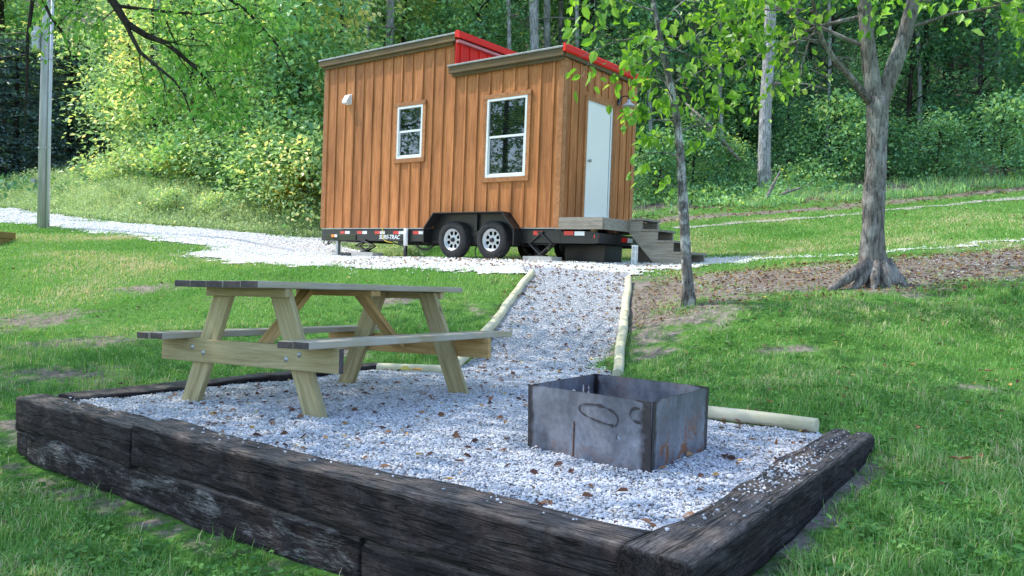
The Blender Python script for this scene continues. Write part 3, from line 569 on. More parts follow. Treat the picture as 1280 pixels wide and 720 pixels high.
# ---------------------------------------------------------------- pale landscape timbers edging path and pad
def rail(a, b, za, zb, label, r=.048, seed=0):
    a = Vector((*a, za)); b = Vector((*b, zb)); L = (b-a).length; n = 14; mb = MB(); k = 18
    vs = []
    for i in range(n+1):
        for j in range(k):
            t = 2*math.pi*j/k; q = r*(1+.05*mnoise.noise(Vector((i*.4+seed, math.cos(t), math.sin(t)))))
            yy, zz = q*math.cos(t), q*math.sin(t)
            yy = max(-r*.92, min(r*.92, yy)); zz = max(-r*.9, min(r*.93, zz))
            vs.append((L*i/n, yy+.006*math.sin(i*.7+seed), zz))
    fs = [(i*k+j, i*k+(j+1) % k, (i+1)*k+(j+1) % k, (i+1)*k+j) for i in range(n) for j in range(k)]+[list(range(k))[::-1], list(range(n*k, n*k+k))]
    mb.add(vs, fs, .5); d = (b-a).normalized(); s = Vector((0, 0, 1)).cross(d).normalized(); u = d.cross(s)
    o = mb.build('landscape_timber', MT['peeled'], smooth=True, bevel=.004); o.matrix_world = Matrix.Translation(a) @ Matrix((d, s, u)).transposed().to_4x4()
    for p in o.data.polygons:
        if len(p.vertices) > 4: p.use_smooth = False
    return tag(o, label, 'edging timber', 'pale timbers edging the path and pad')
def pz(x, y, k=.035): return float(pathz(np.array([x]), np.array([y]))[0])+k
def lerp(a, b, t): return (a[0]+(b[0]-a[0])*t, a[1]+(b[1]-a[1])*t)
LA, LB = (-.50, 7.40), (.275, 11.15); RA, RB = (.925, 6.8), (1.63, 11.1)
for (P, Q, t0, t1, lab, sd) in ((LA, LB, 0, .42, 'pale edging timber left of the path, nearest the picnic table', 1), (LA, LB, .425, .66, 'short middle edging timber on the left of the path', 2), (LA, LB, .665, 1, 'pale edging timber at the top left of the path by the drive', 3),
        (RA, RB, 0, .5, 'pale edging timber right of the path, just behind the fire pit', 4), (RA, RB, .505, 1, 'pale edging timber at the top right of the path', 5)):
    a, b = lerp(P, Q, t0), lerp(P, Q, t1); rail(a, b, pz(*a), pz(*b), lab, .05, sd)
rail((-1.17, 7.02), (-.56, 6.93), padz(-1.17, 7.02)+.03, padz(-.56, 6.93)+.03, 'short pale timber lying crosswise behind the picnic table', .045, 6)
rail((.80, 4.92), (1.635, 4.185), padz(.8, 4.9)+.035, padz(1.63, 4.18)+.035, 'thick round pale timber ending at the right corner tie', .041, 7)
# ---------------------------------------------------------------- picnic table
tb = empty('picnic_table', TP, TR, 'treated wood picnic table with attached benches standing on the gravel pad', 'picnic table')
def plankobj(name, a, b, W, T, mat, parent, up=(0, 0, 1), n=1, gap=.006, group=None, ends=True, bevel=.005):
    """board(s) from a to b; W width, T thickness; n boards side by side across W"""
    a, b = Vector(a), Vector(b); L = (b-a).length; d = (b-a).normalized(); s = Vector(up).cross(d).normalized(); u = d.cross(s)
    mb = MB(); bw = (W-gap*(n-1))/n
    for i in range(n):
        y0 = -W/2+i*(bw+gap); e0, e1 = random.uniform(-.004, .004), random.uniform(-.004, .004); dz = random.uniform(-.0015, .0015)
        mb.mi = 0; mb.box((e0, y0, -T/2+dz), (L+e1, y0+bw, T/2+dz))
        if ends:
            mb.m[-1] = 1      # the face at x=0 carries the dark end grain
    o = mb.build(name, [mat, MT['endgrain']], parent, bevel=bevel, loc=(a+b)/2*0+a, rot=Matrix((d, s, u)).transposed(), fix=False)
    return o
TL, THh = 1.94, .744
plankobj('tabletop', (0, 0, THh-.019), (TL, 0, THh-.019), .70, .038, MT['lumber_grey'], tb, n=5)
for sy in (1, -1):
    plankobj('seat', (.02, sy*.60, .429-.019), (2.06, sy*.60, .429-.019), .235, .038, MT['lumber_grey'], tb, n=2)
for xa, out in ((.251, -1), (1.642, 1)):
    for sy in (1, -1):
        # leg: parallelogram cut level at top and foot
        mb = MB(); hx = THh-.04; x0, x1 = (xa, xa+.04)
        poly = [(sy*.615, -.03), (sy*.462, -.03), (sy*.150, hx), (sy*.303, hx)]
        ang = math.atan2(sy*.312, hx+.03)        # lean, so the grain follows the leg
        Rl = Matrix.Rotation(math.pi/2, 3, 'Y') @ Matrix.Rotation(0, 3, 'X')
        c0 = Vector((0, sy*.54, 0)); dd = Vector((0, -sy*.312, hx+.03)).normalized(); ss = Vector((1, 0, 0)); uu = dd.cross(ss)
        RR = Matrix((dd, ss, uu)).transposed(); inv = RR.transposed()
        vs = [inv @ (Vector((x, p[0], p[1]))-c0) for x in (x0, x1) for p in poly]
        mb.add(vs, [(3, 2, 1, 0), (4, 5, 6, 7), (0, 1, 5, 4), (1, 2, 6, 5), (2, 3, 7, 6), (3, 0, 4, 7)])
        lg = mb.build('leg', MT['lumber'], tb, bevel=.005, loc=c0, rot=RR)
    xb = xa-.0215 if out < 0 else xa+.0615
    bmx = plankobj('seat_support', (xb, -.745, .322), (xb, .745, .322), .038, .138, MT['lumber'] if out < 0 else MT['lumber_warm'], tb, ends=out < 0, bevel=.004)
    for sy in (1, -1):
        for dy in (.43, .335):
            mb = MB(); xx = xb+out*.019; mb.lathe([(.0, out*.008), (.009, out*.008), (.011, out*.002), (.016, out*.002), (.016, 0)], 12, 'x', (xx, sy*dy*1.05, .322+(.02 if dy > .4 else -.01)))
            mb.build('bolt', MT['chrome'], tb, smooth=True)
    plankobj('cleat', (xb, -.335, THh-.064), (xb, .335, THh-.064), .038, .05, MT['lumber'], tb, ends=False, bevel=.003)
    xd = .44; p0 = Vector((xa+.02+(.0 if out < 0 else 0)-out*.02, .0, .30)); p1 = Vector((xa-out*(.02+xd), 0, THh-.045))
    plankobj('brace', p0, p1, .089, .036, MT['lumber_warm'], tb, up=(0, 1, 0) if False else (-(p1-p0).z, 0, (p1-p0).x), ends=False, bevel=.004)
plankobj('cleat', (.98, -.335, THh-.058), (.98, .335, THh-.058), .089, .037, MT['lumber_warm'], tb, ends=False, bevel=.003)
# ---------------------------------------------------------------- fire pit: four welded plates, cut letters and holes
FP = [Vector((.097, 3.627, -.812+Z0)), Vector((.559, 3.095, -.79+Z0)), Vector((.916, 3.672, -.807+Z0))]; FP.append(FP[0]+FP[2]-FP[1])
fp = empty('fire_pit', FP[0], None, 'open topped square fire pit of welded dark steel plate with rust and scorch marks', 'fire pit')
inner = lambda x, z: .2+0*x
def plate(a, b, cutters, rustf):
    d = (b-a); L = d.length; d.normalize(); s = Vector((0, 0, 1)).cross(d).normalized(); u = d.cross(s)
    h = .285; T = .006; nx, nz = 90, 40; mb = MB()
    mb.box((0, -T, -.03), (L+(.0064 if rustf is not inner else -.001), 0, h)); tmp = mb.build('fire_pit_plate', MT['steel'])
    bm = bmesh.new(); bm.from_mesh(tmp.data)
    for i in range(1, nx): bmesh.ops.bisect_plane(bm, geom=bm.verts[:]+bm.edges[:]+bm.faces[:], plane_co=(L*i/nx, 0, 0), plane_no=(1, 0, 0))
    for i in range(1, nz): bmesh.ops.bisect_plane(bm, geom=bm.verts[:]+bm.edges[:]+bm.faces[:], plane_co=(0, 0, -.03+(h+.03)*i/nz), plane_no=(0, 0, 1))
    bm.to_mesh(tmp.data); bm.free()
    for c in cutters:
        md = tmp.modifiers.new('cut', 'BOOLEAN'); md.object = c; md.operation = 'DIFFERENCE'; md.solver = 'EXACT'
    if cutters:
        dg = bpy.context.evaluated_depsgraph_get(); me = bpy.data.meshes.new_from_object(tmp.evaluated_get(dg)); tmp.modifiers.clear(); tmp.data = me
        for c in cutters: bpy.data.objects.remove(c)
    me = tmp.data; n = len(me.vertices); co = np.empty(n*3, np.float32); me.vertices.foreach_get('co', co); co = co.reshape(-1, 3)
    burn = np.maximum(np.clip(1-co[:, 0]/.075, 0, 1), np.clip(1-(L-co[:, 0])/.085, 0, 1))*1.0+np.where(co[:, 2] > h-.004, .6, 0)
    for nm, v in (('burn', burn), ('rust', rustf(co[:, 0]/L, co[:, 2]/h))):
        at_ = me.attributes.new(nm, 'FLOAT', 'POINT') if nm not in me.attributes else me.attributes[nm]; at_.data.foreach_set('value', v.astype(np.float32))
    tmp.name = 'plate'; tmp.parent = fp; tmp.matrix_local = Matrix.Translation(a-FP[0]) @ Matrix((d, s, u)).transposed().to_4x4()
    return tmp
def hole(x, z, r, sq=1.):
    mb = MB(); mb.lathe([(0, -.05), (r, -.05), (r, .05), (0, .05)], 14, 'y', (x, 0, z)); o = mb.build('cutter', MT['steel'], fix=True); return o
def textmesh(body, size, x, z, ext=.05):
    cu = bpy.data.curves.new('txt', 'FONT'); cu.body = body; cu.size = size; cu.extrude = ext; cu.offset = .0035; t = link(bpy.data.objects.new('txt', cu))
    t.matrix_world = Matrix.Translation((x, 0, z)) @ Matrix.Rotation(math.pi/2, 4, 'X')
    bpy.context.view_layer.update(); dg = bpy.context.evaluated_depsgraph_get(); me = bpy.data.meshes.new_from_object(t.evaluated_get(dg)); o = link(bpy.data.objects.new('cutter', me)); o.matrix_world = t.matrix_world.copy()
    bpy.data.objects.remove(t); return o
one = lambda x, z: np.clip(.25*(z < .2)+0*x, 0, 1)
pf = plate(FP[0], FP[1], [hole(.548, .123, .013), hole(.297, .142, .006)], one)
plate(FP[1], FP[2], [hole(.512, .085, .007), hole(.174, .099, .006)], lambda x, z: np.clip(1.7-z*1.4-x*.7, 0, 1))
plate(FP[2], FP[3], [], lambda x, z: .2+0*x)
# the rear left plate carries the cut letters and faces inwards
bl = plate(FP[0], FP[3], [textmesh('o', .19, .365, .135), textmesh('l', .16, .513, .128), textmesh('i', .16, .575, .128)], inner)
def ribbon(name, pts, wd, mat, parent, y=-.0085, loc=(0, 0, 0)):
    vs = []; fs = []; n = len(pts)
    for i, (x, z) in enumerate(pts):
        x0, z0 = pts[max(i-1, 0)]; x1, z1 = pts[min(i+1, n-1)]; d = Vector((x1-x0, z1-z0)).normalized(); w = wd[i]/2
        vs += [(x-d.y*w, y, z+d.x*w), (x+d.y*w, y, z-d.x*w)]
        if i: fs.append((2*i-2, 2*i-1, 2*i+1, 2*i))
    mb = MB(); mb.add(vs, fs, .5); return mb.build(name, mat, parent, fix=False)
def spline(P, k=8):
    out = []
    for i in range(len(P)-1):
        p0, p1, p2, p3 = P[max(i-1, 0)], P[i], P[i+1], P[min(i+2, len(P)-1)]
        for j in range(k):
            t = j/k; out.append(tuple(.5*((2*p1[q])+(p2[q]-p0[q])*t+(2*p0[q]-5*p1[q]+4*p2[q]-p3[q])*t*t+(3*p1[q]-p0[q]-3*p2[q]+p3[q])*t**3) for q in range(len(p1))))
    return out+[tuple(P[-1])]
for pts, w in (([(.522, .165), (.47, .170), (.40, .181), (.345, .197), (.327, .215), (.345, .232), (.40, .240), (.46, .238), (.52, .222), (.545, .20), (.542, .178), (.53, .165)], .009), ([(.66, .252), (.63, .250), (.612, .235), (.612, .214), (.632, .20), (.665, .197)], .009)):
    sp_ = spline(pts); o = ribbon('scorch_mark', sp_, [w*(.9+1.5*mnoise.noise(Vector((x*30, z*30, 1)))) for x, z in sp_], MT['scorch'], fp)
    o.matrix_local = pf.matrix_local
sp_ = spline([(.298, .155), (.297, .12), (.294, .06), (.291, -.005)]); o = ribbon('rust_drip', sp_, [.007+.004*mnoise.noise(Vector((z*60, 0, 0))) for x, z in sp_], MT['rust'], fp); o.matrix_local = pf.matrix_local
# ---------------------------------------------------------------- tiny house on its trailer
OFF = .6
th = empty('tiny_house', HP+HR @ Vector((0, 0, -OFF)), HR, 'cedar board and batten tiny house with red trimmed roof on a black twin axle trailer', 'tiny house')
class HB(MB):
    def __init__(s): super().__init__(); s.M = Matrix.Translation((0, 0, OFF))
HL, HW = 6.39, 2.46; XS = 3.83; ZL, ZR = 3.53, 2.91
SW = (2.345, 3.057, 1.389, 2.432); BW = (4.72, 5.645, .915, 2.348); DR = (.70, 1.63, .22, 2.385)
FEN = (3.40, 5.55)
xs = sorted(set([0, XS, HL, SW[0], SW[1], BW[0], BW[1], FEN[0], FEN[1]]+[round(.29*k+.10, 3) for k in range(22)]))
def cut(z0, z1, holes):
    segs = [(z0, z1)]
    for a, b in holes:
        segs = [q for s0, s1 in segs for q in ((s0, min(s1, a)), (max(s0, b), s1)) if q[1]-q[0] > .01]
    return segs
f = HB()
for xa, xb in zip(xs[:-1], xs[1:]):
    if xb-xa < .004: continue
    xm = (xa+xb)/2; top = ZL if xm < XS else ZR; bot = .27 if FEN[0] < xm < FEN[1] else 0.
    for z0, z1 in cut(bot, top, [(w[2], w[3]) for w in (SW, BW) if w[0] < xm < w[1]]): f.box((xa, .0, z0), (xb, .03, z1))
for P_ in ([(3.40, .075), (3.40, .269), (3.562, .269)], [(5.549, .02), (5.549, .269), (5.325, .269)]): f.prism(P_, .0, .03)
f.build('front_siding', MT['cedar'], th)
f = HB()
def batten(x, z0, z1, w=.045): f.box((x-w/2, -.0195, z0), (x+w/2, -.0005, z1))
for k in range(22):
    x = .29*k+.10
    if x > HL-.1: continue
    top = ZL if x < XS else ZR; bot = .27 if FEN[0] < x < FEN[1] else .0
    hs_ = [(w[2]-.10, w[3]+.10) for w in (SW, BW) if w[0]-.09 < x < w[1]+.09]
    for z0, z1 in cut(bot, top, hs_): batten(x, z0, z1)
f.build('front_battens', MT['cedar'], th, bevel=.003)
f = HB()
for k in range(11):
    ya, yb = k*.2236, (k+1)*.2236; ym = (ya+yb)/2
    for a, b in ((ya, min(yb, DR[0])) if ya < DR[0] < yb else (ya, yb),):
        pass
ysl = sorted(set([0.03, HW, DR[0], DR[1]]+[round(.24*k+.03, 3) for k in range(1, 10)]))
for ya, yb in zip(ysl[:-1], ysl[1:]):
    ym = (ya+yb)/2
    for z0, z1 in cut(0, ZR, [(DR[2]-.3, DR[3])] if DR[0] < ym < DR[1] else []): f.box((HL-.03, ya, z0), (HL, yb, z1))
f.build('end_siding', MT['cedar'], th)
f = HB()
for k in range(1, 10):
    y = .24*k+.03
    for z0, z1 in cut(0, ZR, [(-.1, DR[3]+.1)] if DR[0]-.09 < y < DR[1]+.09 else []): f.box((HL+.0005, y-.0225, z0), (HL+.0195, y+.0225, z1))
f.build('end_battens', MT['cedar'], th, bevel=.003)
f = HB(); f.box((0, HW-.03, 0), (HL, HW, ZR)); f.box((0, .03, 0), (.03, HW-.03, ZL)); f.box((0, HW-.03, ZR), (XS, HW, ZL))
f.build('rear_siding', MT['cedar'], th)
f = HB(); f.box((.05, .05, .0), (HL-.05, HW-.05, .03)); f.build('floor', MT['shadow'], th)
for a, b in (((-.022, -.022, 0), (.09, -.0005, ZL)), ((-.022, -.0003, 0), (-.0005, .09, ZL)), ((HL-.09, -.022, 0), (HL+.022, -.0005, ZR)), ((HL+.0005, -.0003, 0), (HL+.022, .10, ZR)), ((HL+.0005, HW-.09, 0), (HL+.022, HW+.02, ZR))):
    f = HB(); f.box(a, b); f.build('corner_board', MT['cedar_trim'], th, bevel=.003)
# roofs
f = HB(); f.box((-.10, -.06, ZL+.01), (3.90, HW+.06, ZL+.10)); f.build('upper_roof', MT['drip'], th)
f = HB(); f.box((-.115, -.105, ZL), (3.925, -.062, ZL+.115)); f.box((-.115, -.062, ZL), (-.10, HW+.06, ZL+.115)); f.box((-.02, -.055, ZL-.06), (XS, -.024, ZL+.005)); f.build('upper_fascia', MT['fascia'], th, bevel=.004)
f = HB(); f.box((-.135, -.125, ZL+.117), (3.935, HW+.1, ZL+.15)); f.build('upper_drip_edge', MT['drip'], th, bevel=.004)
f = HB(); f.box((3.80, -.06, ZR+.01), (HL+.03, HW+.36, ZR+.10)); f.build('lower_roof', MT['drip'], th)
f = HB(); f.box((3.775, -.105, ZR+.01), (HL+.045, -.062, ZR+.135)); f.box((HL+.032, -.062, ZR+.0), (HL+.07, HW+.38, ZR+.075)); f.box((XS, -.055, ZR-.05), (HL+.02, -.024, ZR+.015)); f.build('lower_fascia', MT['fascia'], th, bevel=.004)
f = HB(); f.box((3.76, -.125, ZR+.137), (HL+.05, HW+.41, ZR+.17)); f.build('lower_drip_edge', MT['drip'], th, bevel=.004)
f = HB(); f.prism([(HL+.05, ZR+.077), (HL+.085, ZR+.065), (HL+.105, ZR+.09), (HL+.10, ZR+.185), (HL+.06, ZR+.215), (HL+.052, ZR+.20)], -.13, HW+.42); f.build('red_rake_trim', MT['red'], th)
f = HB(); f.box((3.935, -.09, ZR+.172), (3.95, HW+.05, ZL+.04))
for k in range(9): f.box((3.95, .02+k*.27, ZR+.172), (3.972, .075+k*.27, ZL+.03))
f.build('red_step_panel', MT['red'], th)
f = HB(); f.prism([(3.94, ZL+.06), (4.05, ZL+.03), (4.06, ZL+.045), (4.05, ZL+.16), (3.99, ZL+.185), (3.936, ZL+.155)], -.13, HW+.1); f.build('red_step_cap', MT['red'], th)
f = HB(); f.box((3.952, -.1, ZL-.045), (4.03, HW+.06, ZL+.005)); f.build('step_flashing', MT['redpale'], th)
def window(w, upper_dark):
    x0, x1, z0, z1 = w; zm = (z0+z1)/2+.02
    fr = HB(); t = .045
    for a, b, c, d in ((x0, x0+t, z0, z1), (x1-t, x1, z0, z1), (x0+t, x1-t, z0, z0+t), (x0+t, x1-t, z1-t, z1)): fr.box((a, -.032, c), (b, .03, d))
    fr.box((x0+t, -.018, zm-.02), (x1-t, .03, zm+.02))
    fr.box((x0+t, -.014, z0+t), (x0+t+.025, .02, zm-.02)); fr.box((x1-t-.025, -.014, z0+t), (x1-t, .02, zm-.02)); fr.box((x0+t+.025, -.014, z0+t), (x1-t-.025, .02, z0+t+.025))
    wo = fr.build('window', MT['white'], th, bevel=.003)
    tr_ = HB(); q = .075
    tr_.box((x0-q, -.036, z1), (x1+q, -.002, z1+.085)); tr_.box((x0-q, -.034, z0-.085), (x1+q, -.002, z0)); tr_.box((x0-q, -.03, z0), (x0, -.002, z1)); tr_.box((x1, -.03, z0), (x1+q, -.002, z1))
    tr_.box((x0-q-.02, -.037, z1-.003), (x0-q, -.002, z1+.088)); tr_.build('trim', MT['cedar_trim'], wo, bevel=.003)
    for a, b in ((zm+.02, z1-t), (z0+t, zm-.02)):
        p = HB(); p.add([(x0+t, .004 if a > zm else .012, a), (x1-t, .004 if a > zm else .012, a), (x1-t, .004 if a > zm else .012, b), (x0+t, .004 if a > zm else .012, b)], [(0, 1, 2, 3)]); p.build('pane', MT['glass'], wo, fix=False)
    bl_ = HB(); k = int((z1-z0-.1)/.042)
    for i in range(k):
        z = z1-.05-i*.042; bl_.add([(x0+t, .045, z), (x1-t, .045, z), (x1-t, .06, z-.032), (x0+t, .06, z-.032)], [(0, 1, 2, 3)])
    bl_.build('blind', MT['blind'], wo, fix=False)
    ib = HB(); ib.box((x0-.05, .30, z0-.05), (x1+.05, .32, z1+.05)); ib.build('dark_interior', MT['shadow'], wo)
window(SW, 1); window(BW, 1)
# door
d0, d1, zb, zt = .782, 1.551, .245, 2.297
f = HB(); f.box((HL-.02, d0, zb), (HL+.012, d1-.012, zt)); do = f.build('door', MT['door'], th, bevel=.003)
f = HB(); f.box((HL-.015, d1-.012, zb), (HL-.005, d1, zt)); f.build('door_gap', MT['shadow'], do)  # near-black strip drawn as the shadow line beside the door
f = HB(); f.box((HL-.02, d1, zb), (HL+.025, d1+.045, zt+.02)); f.box((HL-.02, d0-.03, zb), (HL+.02, d0, zt+.02)); f.box((HL-.02, d0, zt), (HL+.024, d1, zt+.02)); f.box((HL-.02, d0-.03, zb-.03), (HL+.05, d1+.045, zb)); f.build('door_frame', MT['white'], do, bevel=.002)
f = HB(); f.box((HL+.001, d0-.095, zb-.03), (HL+.03, d0-.032, zt+.10)); f.box((HL+.001, d1+.048, zb-.03), (HL+.03, d1+.11, zt+.10)); f.box((HL+.001, d0-.032, zt+.024), (HL+.032, d1+.048, zt+.10)); f.build('door_trim', MT['cedar_trim'], do, bevel=.003)
f = HB(); f.lathe([(0, .06), (.028, .055), (.03, .03), (.012, .02), (.012, 0)], 14, 'x', (HL+.012, d0+.07, 1.25)); f.build('door_knob', MT['chrome'], do, smooth=True)
# barn lamp by the door
f = HB(); f.lathe([(0, .035), (.05, .03), (.055, 0)], 16, 'x', (HL+.02, 1.80, 2.52)); f.box((HL+.02, 1.755, 2.42), (HL+.035, 1.845, 2.60))
lo_ = f.build('porch_lamp', MT['black'], th)
f = HB(); f.tube(spline([(HL+.04, 1.80, 2.52), (HL+.12, 1.80, 2.57), (HL+.21, 1.80, 2.56), (HL+.24, 1.80, 2.49)], 5), .011, 8); f.build('lamp_arm', MT['black'], lo_, smooth=True)
f = HB(); f.lathe([(.03, .10), (.035, .05), (.07, .03), (.13, -.02), (.135, -.03), (.125, -.028), (.06, .02), (0, .03)], 20, 'z', (HL+.24, 1.80, 2.40)); f.build('lamp_shade', MT['grey'], lo_, smooth=True)
# dryer vent hood
f = HB(); vx, vz = .80, 2.74
f.prism([(-.004, vz+.10), (-.05, vz+.10), (-.13, vz-.03), (-.13, vz-.085), (-.004, vz-.085)], vx-.08, vx+.08, ax=0); f.box((vx-.095, -.012, vz-.10), (vx+.095, -.0005, vz+.115)); f.build('vent_hood', MT['white'], th, bevel=.008)
# trailer
f = HB(); f.box((-.02, .02, -.27), (HL+.05, .12, -.035)); f.box((-.02, HW-.12, -.27), (HL+.7, HW-.02, -.035)); f.box((HL+.05, .02, -.27), (HL+.74, .12, -.06))
for k in range(9): f.box((.2+k*.75, .12, -.2), (.26+k*.75, HW-.12, -.06))
f.box((HL+.74, .0, -.26), (HL+.82, HW, -.09))
f.prism([(0, .3), (-1.25, HW/2-.06), (-1.25, HW/2+.06), (0, HW-.3)], -.26, -.14, ax=2)
f.build('trailer_frame', MT['black'], th, bevel=.006)
for a, b in ((.0, FEN[0]-.04), (FEN[1]+.02, HL)): f = HB(); f.box((a, .006, -.022), (b, .1, -.001)); f.build('sill_flashing', MT['chrome'], th)
FPOLY = [(3.36, -.30), (3.36, -.02), (3.60, .262), (5.28, .262), (5.56, -.04), (5.56, -.32)]
f = HB(); f.prism([(x, z) for x, z in FPOLY], .034, .05); fe = f.build('fender', MT['black'], th)  # black backing plate stands in for the dark wheel well
f = HB(); 
for (x0, z0), (x1, z1) in zip(FPOLY[:-1], FPOLY[1:]):
    d = Vector((x1-x0, z1-z0)).normalized(); nx_, nz_ = -d.y*.02, d.x*.02
    f.prism([(x0, z0), (x1, z1), (x1+nx_, z1+nz_), (x0+nx_, z0+nz_)], -.20, .04)
f.build('fender_rim', MT['black'], fe, bevel=.002)
f = HB(); f.box((4.50, -.02, -.05), (4.56, .034, .25)); f.box((4.1, .0, -.16), (4.95, .033, -.08)); f.build('axle_equaliser', MT['black'], fe)
def wheel(x, y, z, r=.352, w=.205, flip=1):
    wr = empty('wheel', (x, y, z+OFF)); wr.parent = th; h = w/2*flip
    m = MB(); prof = [(.205, -h*.78), (.215, -h*.95), (.25, -h), (.31, -h*.97), (.338, -h*.86), (r, -h*.66), (r, -h*.34), (r-.008, -h*.32), (r-.008, -h*.26), (r, -h*.24), (r, h*.24), (r-.008, h*.26), (r-.008, h*.32), (r, h*.34), (r, h*.66), (.338, h*.86), (.25, h), (.205, h*.78)]
    m.lathe(prof, 48); m.build('tyre', MT['rubber'], wr, smooth=True)
    m = MB(); m.lathe([(.207, -h*.80), (.207, -h*.86), (.196, -h*.86), (.186, -h*.60), (.168, -h*.42), (.166, -h*.42)], 48)
    m.lathe([(.207, -h*.80), (.18, -h*.3), (.18, h*.6), (.207, h*.8)], 48)
    n = 8; k = 6; vs = []; fs = []                # eight spokes between oval openings
    for i in range(n):
        a = 2*math.pi*i/n
        for q in range(2):
            pass
    for i in range(n):
        a0 = 2*math.pi*(i-.17)/n; a1 = 2*math.pi*(i+.17)/n; b = len(vs)
        for rr, sp_w, hh in ((.168, 1.9, .42), (.15, 1.15, .38), (.125, .95, .36), (.10, 1.3, .38), (.085, 2.9, .40)):
            m0 = (a0+a1)/2; dw = (a1-a0)/2*sp_w
            vs += [(rr*math.cos(m0-dw), -h*hh, rr*math.sin(m0-dw)), (rr*math.cos(m0+dw), -h*hh, rr*math.sin(m0+dw))]
        fs += [(b+2*q, b+2*q+1, b+2*q+3, b+2*q+2) for q in range(4)]
    m.add(vs, fs, .5); m.lathe([(.092, -h*.40), (.06, -h*.42), (.045, -h*.5)], 32)
    m.build('rim', MT['rim'], wr, smooth=True)
    m = MB(); m.lathe([(.0, -h*.95), (.034, -h*.95), (.04, -h*.85), (.04, -h*.42)], 20); m.build('hub_cap', MT['black'], wr, smooth=True)
    m = MB(); m.lathe([(0, -h*.2), (.18, -h*.2)], 24); m.build('rim_dark_backing', MT['shadow'], wr)  # near-black disc added as the shade behind the rim openings
    return wr
for x in (4.045, 5.01): wheel(x, -.045, -.232); wheel(x, HW-.05, -.232, flip=-1)
# conspicuity tape, lamps, lettering on the front rail
def tape(a, b, mat): f = HB(); f.box(a, b); f.build('reflective_tape', MT[mat], th)
for x in (.62, 1.17, 1.72, 2.28, 2.85):
    tape((x, .0165, -.125), (x+.16, .0195, -.065), 'redlens'); tape((x+.161, .0165, -.125), (x+.31, .0195, -.065), 'white')
for x in (5.85, 6.5): tape((x, .0165, -.13), (x+.2, .0195, -.06), 'redlens')
tape((6.72, .0165, -.135), (6.92, .0195, -.065), 'white')
for y in (.75, 1.85): tape((HL+.8205, y, -.21), (HL+.824, y+.2, -.13), 'redlens'); tape((HL+.8205, y+.201, -.21), (HL+.824, y+.38, -.13), 'white')
f = HB(); f.lathe([(0, -.012), (.045, -.01), (.055, 0)], 20, 'y', (7.16, .018, -.15)); f.build('tail_light', MT['redlens'], th, smooth=True)
f = HB(); f.box((.36, -.02, -.20), (.48, .0, -.14)); f.build('marker_light', MT['orange'], th, bevel=.006); f = HB(); f.box((.48, -.02, -.20), (.55, .0, -.14)); f.build('marker_reflector', MT['white'], th)
f = HB(); f.box((.15, .0, -.27), (1.15, .0185, -.135)); f.build('breakaway_box', MT['olive'], th, bevel=.01)
cu = bpy.data.curves.new('maker_lettering', 'FONT'); cu.body = 'SURE-TRAC'; cu.size = .118; cu.shear = .25; cu.extrude = .001; cu.offset = .003; cu.materials.append(MT['white'])
tx = link(bpy.data.objects.new('lettering_curve', cu)); bpy.context.view_layer.update(); lm = bpy.data.meshes.new_from_object(tx.evaluated_get(bpy.context.evaluated_depsgraph_get())); bpy.data.objects.remove(tx)
tx = link(bpy.data.objects.new('maker_lettering', lm), th); tx.matrix_local = Matrix.Translation((1.86, .0155, -.225+OFF)) @ Matrix.Rotation(math.pi/2, 4, 'X')
# tongue jack, landing leg, scissor jacks, hoses
f = HB(); f.tube([(.05, .25, -.2), (.02, .2, -.30), (.06, .15, -.36), (.12, .2, -.30)], .012, 6); f.tube([(.25, .1, -.10), (.08, .05, -.22), (.02, .05, -.33), (.1, .06, -.38), (.2, .05, -.30)], .012, 6); f.build('coupler_cable', MT['wire'], th, smooth=True)
f = HB(); f.box((.42, .06, -.56), (.50, .14, -.27)); f.box((.38, .03, -.585), (.54, .17, -.56)); f.build('jack_foot', MT['chrome'], th, bevel=.005)
f = HB(); f.tube([(2.70, -.03, -.02), (2.70, -.03, -.36)], .045, 14); f.build('drain_pipe', MT['white'], th, smooth=True); f = HB(); f.tube([(2.70, -.03, -.36), (2.70, -.03, -.585)], .038, 14); f.build('drain_hose', MT['black'], th, smooth=True)
for P_, r_ in (([(2.85, .1, -.30), (3.0, .08, -.40), (3.2, .08, -.42), (3.36, .1, -.34)], .02), ([(2.2, .1, -.30), (2.45, .06, -.34), (2.68, .02, -.36)], .016), ([(4.5, .1, -.30), (4.52, .0, -.42), (4.6, -.05, -.55)], .012)):
    f = HB(); f.tube(spline(P_, 6), r_, 8); f.build('loose_hose', MT['wire'], th, smooth=True)
f = HB(); f.tube(spline([(1.95, .0, .0), (2.02, -.02, -.08), (2.0, -.02, -.18), (2.1, -.02, -.27), (2.3, -.01, -.30)], 6), .008, 6); f.build('yellow_strap', MT['yellow'], th, smooth=True)
def jack(x, zlo, zhi, w):
    f = HB()
    for sx in (1, -1):
        for y in (.0, .10): f.M = Matrix.Translation((0, 0, OFF)); f.tube([(x, y, zhi), (x+sx*w, y, (zlo+zhi)/2), (x, y, zlo)], .022, 6)
    f.tube([(x-w-.05, .05, (zlo+zhi)/2), (x+w+.05, .05, (zlo+zhi)/2)], .012, 8); f.box((x-.09, -.02, zlo-.03), (x+.09, .12, zlo)); f.box((x-.06, -.02, zhi), (x+.06, .12, zhi+.03))
    f.build('scissor_jack', MT['black'], th)
jack(1.42, -.48, -.27, .26); jack(6.02, -.475, -.10, .24)
